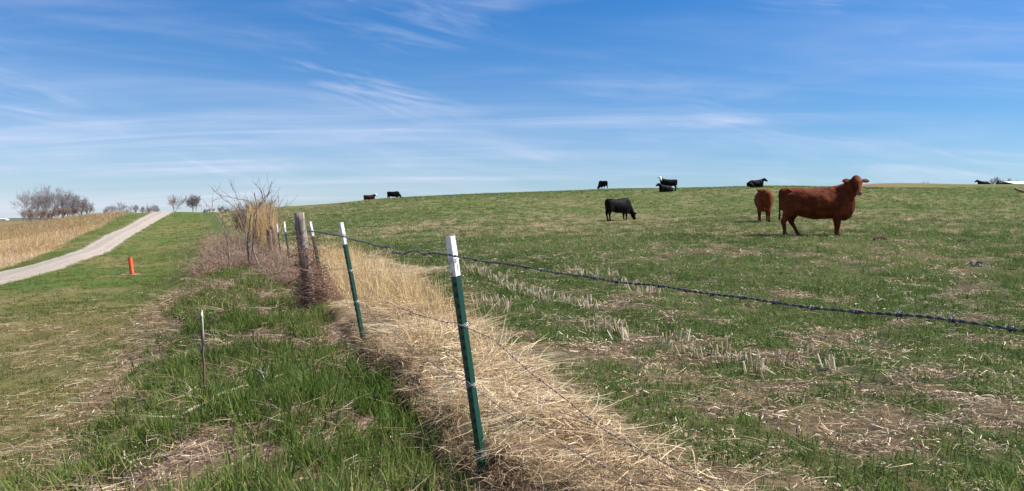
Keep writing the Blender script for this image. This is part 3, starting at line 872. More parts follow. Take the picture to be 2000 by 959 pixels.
# ------------------------------------------------------------------ barbed wire strands
def resample(P, step):
    P = np.asarray(P, float)
    L = np.concatenate([[0], np.cumsum(np.linalg.norm(np.diff(P, axis=0), axis=1))])
    t = np.linspace(0, L[-1], max(2, int(L[-1] / step)))
    # smooth through the points
    out = np.stack([np.interp(t, L, P[:, k]) for k in range(3)], 1)
    return out
def smooth_path(P, it=6):
    P = P.copy()
    for _ in range(it): P[1:-1] = .25 * P[:-2] + .5 * P[1:-1] + .25 * P[2:]
    return P
def barbed(P, label, ply=.0026, pitch=.055, step=.008, barb=.13, sides=5, mat='wire', kink=.004, name='barbed_wire', seed=1):
    spur = .009 if mat == 'wire' else .008
    g = np.random.default_rng(seed)
    C_ = smooth_path(resample(P, step), 8)
    n = len(C_)
    C_[:, 2] += kink * (vnoise(np.arange(n) * step * 5, np.zeros(n), seed) - .5) * 2
    C_[:, 0] += kink * (vnoise(np.arange(n) * step * 5, np.zeros(n) + 9, seed) - .5) * 2
    T = np.gradient(C_, axis=0); T /= np.linalg.norm(T, axis=1)[:, None]
    a = np.cross(T, [0, 0, 1.0]); a /= np.linalg.norm(a, axis=1)[:, None]
    b = np.cross(T, a)
    th = np.arange(n) * step / pitch * 2 * math.pi
    m = MB()
    for ph in (0, math.pi):
        off = ply * .95 * (np.cos(th + ph)[:, None] * a + np.sin(th + ph)[:, None] * b)
        m.tube(C_ + off, ply, sides)
    if barb:
        i = int(barb / step / 2)
        while i < n - 2:
            q = g.uniform(0, 6.28)
            for w in range(2):
                t = np.linspace(0, 2 * math.pi * 1.6, 12) + q + w * math.pi
                r_ = ply * 2.5
                pts = [C_[i] + T[i] * ((k - 6) * ply * .55 + (w - .5) * ply * 2) + r_ * (math.cos(u) * a[i] + math.sin(u) * b[i]) for k, u in enumerate(t)]
                e0 = pts[0] + (math.cos(t[0]) * a[i] + math.sin(t[0]) * b[i]) * spur + T[i] * .004
                e1 = pts[-1] + (math.cos(t[-1]) * a[i] + math.sin(t[-1]) * b[i]) * spur - T[i] * .004
                m.tube([e0] + pts + [e1], [ply * .25] + [ply * .8] * len(pts) + [ply * .25], 4)
            i += int(barb / step * g.uniform(.92, 1.08))
    o = m.build(name, M[mat], smooth=True)
    tag(o, label, 'barbed wire', 'barbed wire strands of the fence')
    return o
def on_line(px, py):
    """a point of the fence line right of the first post, seen in this column"""
    k = (px - 1000) / FPX
    d = (1.9 + .02) / (k + .547) if True else 0
    return P3(px, py, d)
def between(A, B, pts):
    """points seen between two posts"""
    out = []
    kA, kB = A[0] / A[1], B[0] / B[1]
    for px, py in pts:
        k = (px - 1000) / FPX
        # intersection of the bearing with the plan line A-B
        dx, dy = B[0] - A[0], B[1] - A[1]
        t = (k * A[1] - A[0]) / (dx - k * dy)
        out.append(P3(px, py, A[1] + dy * t))
    return out
def along(b, t, h): return b + (t - b) / np.linalg.norm(t - b) * h
A1, A2 = P3(879, 499, 3.96), P3(662, 460, 7.93)
A3 = P3(609, 452, 11.8)
E1 = np.array([2.03, -.25, A1[2] - .02])
R0 = [A1] + between(A1, E1, [(905, 503), (940, 510), (1000, 518), (1050, 527), (1100, 535), (1200, 549), (1300, 561), (1400, 576), (1500, 590), (1600, 603), (1700, 612), (1800, 618), (1900, 631), (2000, 648)])
R0.append(np.array([1.25, 1.2, A1[2] - .05])); R0.append(np.array([1.95, 0, A1[2] - .03]))
Lk = between(A1, A2, [(857, 493), (840, 494), (827, 496), (816, 489), (803, 489), (788, 496), (767, 492), (765, 485), (759, 481), (746, 482), (721, 475), (694, 469), (675, 463)])
FAR = [P3(604, 452, 11.95), P3(585, 453, 14), P3(556, 458, 18.95), P3(541, 460, 22.4), P3(531, 462, 21.0)][:4]
barbed(R0, 'thick dark twisted strand sweeping right from the nearest steel post', .0021, .05, .008, .125, 6, kink=.003, seed=4)
barbed([A1] + Lk + [A2], 'kinked top strand between the two nearest steel posts', .0026, .05, .007, .13, 5, kink=.003, seed=5)
barbed([A2] + between(A2, A3, [(650, 458), (635, 455), (620, 453)]) + [A3] + FAR, 'top strand running back past the thick wooden post to the far posts', .0026, .06, .012, .14, 4, seed=6)
B1, B2 = P3(894, 631, 3.96), P3(680, 525, 7.95)
barbed([B1] + between(B1, B2, [(865, 628), (821, 616), (775, 601), (740, 580), (711, 557)]) + [B2] + between(B2, P3(612, 527, 11.8), [(655, 526), (635, 525)]),
       'second strand from the top, crossing the straw left of the nearest post', .0014, .06, .009, .14, 4, 'rust', seed=7)
E2 = np.array([2.03, -.25, .55])
barbed([B1] + between(B1, E2, [(960, 663), (1040, 733), (1090, 770), (1180, 840), (1300, 908), (1390, 950)]) + [np.array([1.15, 1.4, .36]), np.array([1.95, 0, .5])],
       'second strand from the top, sagging right of the nearest post over the straw', .0014, .06, .008, .13, 5, 'rust', seed=8)
B1, B2 = P3(911, 748, 3.96), P3(693, 588, 7.95)
barbed([B1] + between(B1, B2, [(874, 732), (816, 691), (775, 656), (735, 622)]) + [B2], 'third strand from the top, half hidden in straw left of the nearest post', .0014, .06, .009, .14, 4, 'rust', seed=9)
barbed([B1] + between(B1, E2, [(985, 805), (1060, 850), (1140, 895), (1240, 948)]) + [np.array([1.0, 1.6, .16]), np.array([1.95, 0, .25])],
       'lowest visible strand right of the nearest post, close to the straw', .0014, .06, .008, .13, 5, 'rust', seed=10)

# ------------------------------------------------------------------ vine on the wooden post
def vine():
    g = np.random.default_rng(12); m = MB()
    axis = WT - WB
    for k in range(820):
        t0 = abs(g.normal(0, .33)); t0 = min(t0, .78)
        a0 = g.uniform(0, 6.28); n = 9
        L = g.uniform(.15, .6); turn = g.normal(0, 1.4); up = g.choice([-1, 1]) * g.uniform(.1, .55)
        r0 = .085 + abs(g.normal(0, .085)) * (1.6 - 1.5 * t0)
        P = []
        for i in range(n):
            u = i / (n - 1); t = t0 + up * u * L / 1.2
            r = r0 + .07 * math.sin(u * 3.1 + a0) * g.uniform(.5, 1) + .02 * g.normal()
            a = a0 + turn * u
            P.append(axis * max(t, .0) + np.array([math.cos(a) * r * 1.15 + .10 * (1 - t), math.sin(a) * r - .02, 0.0]))
        m.tube(smooth_path(np.array(P), 1), np.linspace(.0042, .0016, n) * g.uniform(.6, 1.2), 4)
    o = m.build('dead_vine', M['vine'], loc=tuple(WB))
    tag(o, 'reddish brown dead vine tangled round the thick wooden post', 'vine')
vine()

# ------------------------------------------------------------------ bare woody growth
def grow(m1, m2, start, dirv, length, rad, levels, g, gnarl=.18, up=.10, kids=(4, 6), spread=.75, split=2, lvl=0, taper=.35, minr=.002, shrink=.62):
    n = 7 if lvl < 2 else 5
    P = [np.array(start, float)]; d = np.array(dirv, float); d /= np.linalg.norm(d)
    D = [d]
    for i in range(n - 1):
        d = d + g.normal(0, gnarl, 3) + np.array([0, 0, up]); d /= np.linalg.norm(d)
        P.append(P[-1] + d * length / (n - 1)); D.append(d)
    r = np.maximum(rad * (1 - (1 - taper) * np.linspace(0, 1, n)), minr)
    (m1 if lvl < split else m2).tube(P, r, 6 if lvl == 0 else (5 if lvl == 1 else 3), False)
    if lvl >= levels: return
    for k in range(int(g.integers(kids[0], kids[1] + 1))):
        t = g.uniform(.25 if lvl else .35, 1.0) if k else 1.0
        i = min(int(t * (n - 1)), n - 2); u = t * (n - 1) - i
        p = P[i] * (1 - u) + P[i + 1] * u
        q = g.normal(0, 1, 3); q -= D[i] * q.dot(D[i]); q /= np.linalg.norm(q)
        ang = spread * g.uniform(.5, 1.25) * (.4 if k == 0 else 1)
        nd = D[i] * math.cos(ang) + q * math.sin(ang)
        grow(m1, m2, p, nd, length * shrink * g.uniform(.75, 1.2), max(r[i] * .62, minr), levels, g, gnarl, up, kids, spread, split, lvl + 1, taper, minr, shrink)

def bare_tree(x, y, h, label, seed, name='bare_tree', group=None, mats=('fartwig', 'fartwig'), stems=1, rad=None, lean=.15, kids=(4, 6), levels=4, spread=.75, minr=.008, up=.10, cat='tree', z=None, gnarl=.16):
    g = np.random.default_rng(seed)
    root = tag(empty(name, (x, y, (gz(x, y) if z is None else z) - .05)), label, cat, group)
    m1, m2 = MB(), MB()
    own = []
    for s_ in range(stems):
        m1 = MB() if cat != 'bush' else m2
        own.append(m1)
        d = np.array([g.normal(0, lean), g.normal(0, lean), 1.0])
        off = np.array([g.normal(0, 1), g.normal(0, 1), 0]) * h * ((.10 if name == 'twiggy_bush' else .26) if cat == 'bush' else .05) * (stems > 1)
        grow(m1, m2, off, d, h * .46 * g.uniform(.85, 1.1), (rad or h * .022) * (1 if stems == 1 else .7), levels, g, gnarl, up, kids, spread, 2, 0, .4, minr)
    # bring the crown to the right height
    own = own if cat != 'bush' else []
    top = max(v[:, 2].max() for m in own + [m2] for v in m.v)
    for m in own + [m2]:
        m.v = [v * np.array([1, 1, h / top]) * np.array([h / top ** 1.0, h / top, 1]) ** .5 for v in m.v]
    for m in own: m.build('trunk', M[mats[0]], root)
    m2.build('crown', M[mats[1]], root)
    return root

# five trees of the grove left of the lane
for i, (px, d, top, lab, st, ln, sp) in enumerate((
        (92, 138, 355, 'broad bare tree, the tallest of the grove left of the lane', 2, .28, .85),
        (62, 140, 366, 'bare tree leaning out at the outer end of the grove', 2, .3, .85),
        (120, 142, 362, 'upright bare tree with many thin limbs behind the tallest tree', 3, .14, .7),
        (146, 139, 372, 'smaller bare tree towards the lane end of the grove', 2, .2, .75),
        (170, 141, 386, 'low spreading bare tree closest to the lane in the grove', 3, .35, .9),
        (78, 143, 359, 'bare tree filling the grove between the leaning one and the tallest', 3, .2, .8),
        (133, 137, 366, 'bare tree with arching limbs right of the upright one in the grove', 3, .24, .85),
        (103, 141, 357, 'wide bare tree closing the gap in the middle of the grove', 3, .3, .85),
        (158, 140, 379, 'middling bare tree before the low spreading one in the grove', 3, .3, .85))):
    x = at(px, d)
    bare_tree(x, d, zrow(top, d) - gz(x, d), lab, 40 + i, 'bare_tree', 'bare trees of the grove', stems=st, lean=ln, spread=sp, levels=4, kids=(4, 6), minr=.0075, rad=.12)
for i, (px, d, top, w) in enumerate(((64, 136, 404, 0), (104, 136, 397, 0), (150, 137, 402, 0), (84, 135, 403, 0), (128, 135, 401, 0))):
    x = at(px, d)
    bare_tree(x, d, zrow(top, d) - gz(x, d), ('brown brushy bush under the outer trees of the grove', 'brown brushy bush below the middle of the grove', 'brown brushy bush at the foot of the low spreading tree', 'low brown brush under the tallest tree of the grove', 'low brown brush under the arching tree of the grove')[i],
              60 + i, 'brushy_bush', 'bushes under the grove', ('paletwig', 'paletwig'), 14, .03, .35, (6, 7), 2, .7, .012, cat='bush')
row = [(206, 405), (222, 398), (237, 391), (252, 400), (264, 397), (279, 401), (296, 396), (309, 399), (214, 401), (245, 397), (287, 399), (302, 398)]
names = ['low bush-like bare tree starting the thin row by the lane', 'second small tree of the thin row left of the lane', 'tallest of the small trees in the thin row left of the lane', 'small open tree just right of the tallest in the thin row',
         'narrow small tree in the middle of the thin row', 'spindly small tree before the last two of the thin row', 'taller small tree near the lane end of the thin row', 'last small tree of the thin row, where the lane tops the rise', 'bushy tree between the first two of the thin row', 'bushy tree beside the tallest of the thin row', 'pale bushy tree in the lane half of the thin row', 'pale bushy tree just before the last of the thin row']
for i, (px, top) in enumerate(row):
    d = 165 + (i * 7) % 11; x = at(px, d)
    bare_tree(x, d, zrow(top, d) - gz(x, d), names[i], 70 + i, 'bare_tree', 'small bare trees in a row left of the lane', stems=2 + i % 3, lean=.22, spread=.75, levels=4, kids=(3, 5), minr=.007, rad=.06)
x = at(340, 158); bare_tree(x, 158, zrow(378, 158) - gz(x, 158), 'pale thin tree beside the crest of the lane', 90, 'bare_tree', None, ('paletwig', 'paletwig'), 3, None, .2, (4, 5), 4, .7, .007)
x = at(380, 112); bare_tree(x, 112, zrow(374, 112) - gz(x, 112), 'dense dark bare tree right of the lane crest', 91, 'bare_tree', None, ('fartwig', 'fartwig'), 4, None, .28, (5, 6), 4, .8, .008)
for i, (px, top, lab) in enumerate(((428, 400, 'low greyish bush on the skyline right of the dense dark tree'), (446, 404, 'low bush on the skyline half behind the near sapling'), (404, 406, 'tiny bush at the foot of the dense dark tree'))):
    x = at(px, 108); bare_tree(x, 108, zrow(top, 108) - gz(x, 108), lab, 95 + i, 'brushy_bush', 'bushes on the skyline', ('paletwig', 'fartwig'), 6, .03, .45, (4, 6), 3, .7, .008, cat='bush')
for i, (px, d, top, lab) in enumerate(((1803, 420, 353.5, 'faint leafless treetop on the far skyline'), (1942, 330, 344, 'bare tree behind the resting cow near the white roof'), (1963, 330, 345, 'slim bare tree rising left of the white roof'), (1992, 300, 349, 'dark treetop just behind the white roof'))):
    x = at(px, d); z0 = gz(x, d); bare_tree(x, d, zrow(top, d) - z0, lab, 110 + i, 'bare_tree', 'treetops behind the field crest', stems=2, lean=.2, spread=.75, levels=4, kids=(4, 5), minr=.03)
# pale round bush behind the near sapling, and tall dry clump
x = at(492, 31); bare_tree(x, 31, zrow(374, 31) - gz(x, 31), 'pale rounded bush of fine twigs behind the near sapling', 120, 'twiggy_bush', None, ('paletwig', 'paletwig'), 9, .02, .16, (6, 8), 3, .6, .0045, cat='bush')

def traced(name, label, d, stems, group=None, mat='bark', seed=1, twig=30, jit=.12):
    """a young tree whose main stems were measured one by one"""
    g = np.random.default_rng(seed)
    b0 = P3(*stems[0][1][0], d)
    z0 = gz(b0[0], b0[1]); base = np.array([b0[0], b0[1], z0 - .03])
    root = tag(empty(name, tuple(base)), label, 'sapling', group)
    m2 = MB(); trunks = []
    for (r0, r1), pts in stems:
        off = g.normal(0, jit); o2 = g.normal(0, jit)
        n = len(pts); Q = []
        for i, (px, py) in enumerate(pts):
            dd = d + off * .3 + (o2 * 2.0) * (i / max(n - 1, 1))
            q = P3(px, py, dd) - base
            if i == 0 and r0 > .014: q[2] = min(q[2], -.05)
            Q.append(q)
        Q = smooth_path(resample(np.array(Q), .07), 2)
        Q[1:-1] += g.normal(0, .006, Q[1:-1].shape)
        if r0 >= .017:
            m1 = MB(); trunks.append(m1)
        (m1 if r0 >= .017 else m2).tube(Q, np.linspace(r0 * .85, r1 * .75, len(Q)), 6)
        for k in range(max(1, int(twig * len(Q) / 60))):
            i = int(g.uniform(.3, 1) * (len(Q) - 1)); dd = Q[min(i + 1, len(Q) - 1)] - Q[max(i - 1, 0)]
            dd = dd / np.linalg.norm(dd) + g.normal(0, .55, 3); dd[2] += .35; dd /= np.linalg.norm(dd)
            L = g.uniform(.08, .38)
            m2.tube([Q[i], Q[i] + dd * L * .5 + g.normal(0, .012, 3), Q[i] + dd * L + np.array([0, 0, .03])], [.0034, .0028, .0018], 4)
    for m1 in trunks: m1.build('trunk', M[mat], root)
    m2.build('crown', M[mat], root)
traced('bare_sapling', 'crooked bare sapling with two dark crossing stems beside the wooden post', 17.0, [
    ((.034, .015), [(494, 531), (488, 512), (483, 490), (483, 470), (487, 446), (490, 420)]),
    ((.019, .006), [(489, 432), (497, 420), (503, 407), (516, 388), (523, 380), (529, 372), (531, 362), (532, 354)]),
    ((.028, .010), [(508, 527), (501, 508), (493, 491), (495, 465), (499, 440), (502, 408), (501, 392), (498, 376)]),
    ((.018, .005), [(489, 436), (476, 422), (466, 410), (454, 401), (440, 392), (428, 380), (416, 372), (414, 366)]),
    ((.015, .004), [(486, 428), (478, 410), (467, 393), (459, 376), (454, 366), (451, 357)]),
    ((.012, .004), [(502, 412), (490, 395), (478, 390), (462, 388), (445, 384), (430, 380)]),
    ((.012, .004), [(515, 390), (512, 378), (508, 368), (502, 362), (497, 356)]),
    ((.012, .004), [(518, 530), (512, 500), (505, 480), (509, 455), (512, 440), (507, 430)]),
    ((.010, .004), [(528, 374), (524, 378), (519, 388), (513, 400)]),
    ((.010, .003), [(519, 392), (516, 378), (513, 366)]),
    ((.010, .003), [(475, 530), (478, 510), (484, 498), (481, 486)]),
    ((.010, .003), [(522, 500), (516, 490), (521, 475), (525, 460)]),
], seed=3, twig=34)
traced('bare_sapling', 'thin pale sapling leaning left over the bramble patch', 16.5, [
    ((.017, .012), [(449, 535), (447, 510), (445, 480), (443, 462), (438, 448)]),
    ((.012, .005), [(440, 455), (433, 438), (425, 422), (413, 410), (402, 396), (398, 389)]),
    ((.008, .003), [(414, 412), (416, 395), (417, 378)]),
    ((.010, .004), [(448, 520), (440, 500), (425, 475), (410, 455), (398, 438), (390, 428)]),
    ((.008, .003), [(434, 440), (435, 420), (438, 404), (436, 395)]),
    ((.010, .004), [(430, 532), (426, 510), (421, 495)]),
], seed=8, mat='paletwig', twig=20)
traced('bare_sapling', 'slender upright whip of a sapling between the stakes and steel posts', 18.2, [
    ((.017, .004), [(529, 520), (527, 480), (526, 440), (529, 405), (531, 385), (530, 370)]),
    ((.008, .003), [(544, 455), (545, 420), (544, 395), (543, 379)]),
    ((.007, .003), [(527, 420), (536, 410), (545, 407), (560, 405), (571, 399)]),
    ((.007, .003), [(527, 430), (519, 415), (515, 400)]),
    ((.007, .003), [(545, 405), (550, 392), (554, 384)]),
], seed=9, twig=26)

def bramble(x, y, r, h, label, seed, n=300):
    g = np.random.default_rng(seed); m = MB()
    for k in range(n):
        a = g.uniform(0, 6.28); q = r * math.sqrt(g.uniform()) * .8
        p = np.array([q * math.cos(a), q * math.sin(a), -.03])
        d = np.array([g.normal(0, .38) + math.cos(a) * .25, g.normal(0, .38) + math.sin(a) * .25, 1.0]); d /= np.linalg.norm(d)
        L = h * g.uniform(.4, 1.05); P = [p]
        for i in range(5):
            d = d + g.normal(0, .18, 3) - np.array([0, 0, .05 + .06 * i * g.uniform()]); d /= np.linalg.norm(d)
            P.append(P[-1] + d * L / 5)
        m.tube(P, np.linspace(.0038, .0014, 6), 3, False)
        for j in range(3):
            i = int(g.integers(2, 6)); dd = g.normal(0, .7, 3); dd[2] = abs(dd[2]) * .8; dd /= np.linalg.norm(dd)
            m.tube([P[i], P[i] + dd * .08, P[i] + dd * .16 + g.normal(0, .02, 3)], [.002, .0017, .0012], 3, False)
    o = m.build('bramble_bush', M['bramble'], loc=(x, y, gz(x, y)))
    tag(o, label, 'bush', 'bramble bushes along the fence row')
for i, (px, py_, d, r, h, lab) in enumerate((
        (428, 0, 19.5, .75, .95, 'pinkish brown bramble bush at the ditch end of the patch'),
        (452, 0, 20.5, .8, 1.05, 'taller pinkish brown bramble bush left of the crooked sapling'),
        (470, 0, 17.8, .6, .70, 'low bramble bush at the foot of the thin pale sapling'),
        (436, 0, 24.5, .9, 1.0, 'farther bramble bush behind the thin pale sapling'),
        (512, 0, 17.4, .45, .55, 'small bramble bush at the foot of the crooked sapling'),
        (548, 0, 14.8, .45, .55, 'rusty bramble bush just left of the thick wooden post'),
        (470, 0, 28.0, 1.0, 1.1, 'farthest bramble bush in the fence row'),
        (498, 0, 18.6, .5, .95, 'tan tangle of stems standing between the crossing stems of the sapling'),
        (524, 0, 18.9, .45, .85, 'tan tangle of stems just left of the brown wooden stakes'),
        (566, 0, 13.6, .35, .50, 'low tan tangle of stems spilling from the thick wooden post towards the sapling'))):
    bramble(at(px, d), d, r, h, lab, 140 + i, 340)
vs = [strands(60, .22, .9, 1.9, .006, .13, .14, 900 + i, 4, tip=.9) for i in range(4)]
_t = rng.uniform(0, 1, 90); _y = 23.5 + 9 * _t; _x = (505 - 1000) / FPX * _y + rng.normal(0, .16, 90) + .1
scatter('tall_dry_grass', 'tall sandy dry grass standing in the fence row behind the sapling', _x, _y, np.full(90, .8), vs, M['stand'], .07)

# ------------------------------------------------------------------ dead stalks and broken sticks near by
def stalk(px0, py0, px1, py1, label, r0, mat, seed, splinter=False, name='dead_stalk'):
    g = np.random.default_rng(seed)
    x, d = hit(px0, py0)
    B = P3(px0, py0, d); T_ = P3(px1, py1, d - .05)
    z0 = gz(x, d); B[2] = z0
    m = MB(); spl = MB(); n = 10
    P = np.array([B + (T_ - B) * t for t in np.linspace(-.05, 1, n)]) - B
    P[1:-1] += g.normal(0, .006, (n - 2, 3))
    m.tube(P, np.linspace(r0, r0 * (.8 if splinter else .4), n), 7)
    if splinter:
        for k in range(4):
            a = g.uniform(0, 6.28)
            o_ = np.array([math.cos(a), math.sin(a), 0]) * r0 * .7
            e = P[-1] + o_ * 1.5 + np.array([g.normal(0, .006), 0, g.uniform(.0, .05)])
            s_ = P[6] + o_
            spl.tube([s_, (s_ + e) / 2 + o_ * .3, e], [r0 * .5, r0 * .55, r0 * .2], 5)
        e = P[6] + np.array([-.075, 0, .10]); spl.tube([P[5], P[5] * .4 + e * .6 + np.array([-.01, 0, 0]), e], [r0 * .5, r0 * .4, r0 * .2], 5)
    else:
        for k in range(4):
            i = int(g.integers(3, n - 1)); dd = np.array([g.normal(0, 1), g.normal(0, 1), .9]); dd /= np.linalg.norm(dd)
            m.tube([P[i], P[i] + dd * .05, P[i] + dd * .1], [.0028, .0022, .0012], 4)
    o = m.build(name, M[mat], loc=tuple(B), smooth=True)
    if splinter: spl.build('split_end', M['greywood'], o, True)
    return tag(o, label, 'dead stalk', 'dead stalks standing on the bank')
st_ = stalk(397, 786, 391, 618, 'splintered grey broken stem standing upright on the bank', .0105, 'brownwood', 1, True)
stalk(222, 790, 206, 684, 'thin reddish stalk at the foot of the bank, left of the broken stem', .005, 'bramble', 2)
stalk(288, 745, 338, 655, 'dark leaning stalk between the thin reddish stalk and the broken stem', .007, 'bramble', 3)
stalk(505, 785, 522, 716, 'short white splinter of stalk in the grass right of the broken stem', .005, 'greywood', 4)
stalk(1665, 700, 1658, 612, 'thin tan weed stalk standing under the thick top wire', .004, 'stubble', 5)
stalk(1240, 775, 1252, 640, 'thin tan weed stalk in the pasture right of the straw', .004, 'bramble', 6)

def lying_stick(pts, r, label, mat, seed):
    g = np.random.default_rng(seed); Q = []
    for px, py in pts:
        x, d = hit(px, py); Q.append([x, d, gz(x, d) + .05])
    Q = np.array(Q); B = Q.mean(0); Q = smooth_path(resample(Q, .05), 2) - B
    Q += g.normal(0, .004, Q.shape)
    m = MB(); m.tube(Q, np.linspace(r, r * .5, len(Q)), 6)
    tag(m.build('fallen_stick', M[mat], loc=tuple(B), smooth=True), label, 'stick', 'sticks lying on the bank')
lying_stick([(350, 848), (440, 800), (520, 758), (560, 738)], .011, 'long grey stick lying in the bank grass', 'greywood', 1)
lying_stick([(292, 700), (302, 730), (330, 762), (370, 800)], .007, 'curved pale stick lying at the foot of the bank', 'greywood', 2)
lying_stick([(770, 745), (830, 715), (905, 690)], .006, 'short pale stick lying on the straw left of the nearest post', 'stubble', 3)

# ------------------------------------------------------------------ orange marker pipe
def marker():
    d = 32.0; b = P3(257, 538, d); t = P3(253, 503, d)
    z0 = gz(b[0], d); b[2] = z0
    ax = t - b; L = np.linalg.norm(ax); ax /= L
    root = tag(empty('marker_pipe', tuple(b)), 'orange ribbed plastic pipe standing in the grass beside the lane', 'marker')
    n = 90; ts = np.linspace(-.05, L, n)
    rad = .084 + .007 * np.sign(np.sin(ts / .052 * 2 * math.pi)) * np.abs(np.sin(ts / .052 * 2 * math.pi)) ** .5
    m = MB(); m.tube(ts[:, None] * ax, rad, 24, False); m.build('pipe_wall', M['orange'], root, True)
    m = MB()
    m.tube([ax * (L - .4), ax * (L - .001)], [.073, .073], 24, False)
    th = np.arange(24) / 24 * 2 * math.pi
    m.build('pipe_lining', M['orange'], root, True)
    mm = MB()
    Q = MB()
    mm.tube([ax * (L - .012), ax * L, ax * L, ax * (L - .012)], [.092, .092, .073, .073], 24, False); mm.build('rim', M['orange'], root)
    g = np.random.default_rng(2); q = MB()
    for k in range(60):
        a = g.uniform(0, 6.28); r_ = g.uniform(.1, .33)
        p = np.array([math.cos(a) * r_ * 1.3, math.sin(a) * r_ * .8, .01]); dd = np.array([g.normal(), g.normal(), .25]); dd /= np.linalg.norm(dd)
        q.tube([p, p + dd * .07, p + dd * .15 - np.array([0, 0, .02])], [.012, .011, .005], 4)
    o = q.build('dead_weeds', M['bramble'], loc=tuple(b)); tag(o, 'brown dead weeds heaped round the foot of the orange pipe', 'weeds')
marker()

# ------------------------------------------------------------------ cattle
def coat(name, base, light, rough=.7, spec=.10):
    m = Mat(name)
    n = m.noise(5, 5, .6); n2 = m.noise(60, 3, .7, m.scaled(m.coord(), (.5, 1, 1.6)))
    c = m.mix(m.rng(n, .35, .7), base, light)
    c = m.mix(m.rng(n2, .45, .7, 0, .5), c, tuple(q * 1.7 for q in light))
    pale = m.attr('pale'); dark = m.attr('dark')
    c = m.mix(pale, c, (.72, .70, .66)); c = m.mix(dark, c, (.016, .012, .011))
    muz = m.attr('muzzle'); c = m.mix(muz, c, (.40, .20, .13))
    m.set(c, rough, spec).bump(n2, .006, .5)
    return m.m
M['red'] = coat('red_brown_coat', (.052, .0105, .003), (.150, .034, .0085))
M['redlight'] = coat('light_red_coat', (.075, .017, .005), (.15, .036, .010))
M['black'] = coat('black_coat', (.0030, .0026, .0029), (.0065, .0055, .0058), .65, .07)
M['darkbrown'] = coat('dark_brown_coat', (.018, .009, .007), (.05, .02, .012))
M['eye'] = simple('eye_dark', (.012, .009, .008), .12, .6, .1)

Y_, Z_ = np.array([0, 1., 0]), np.array([0, 0, 1.])
def nrm(v): v = np.asarray(v, float); return v / np.linalg.norm(v)

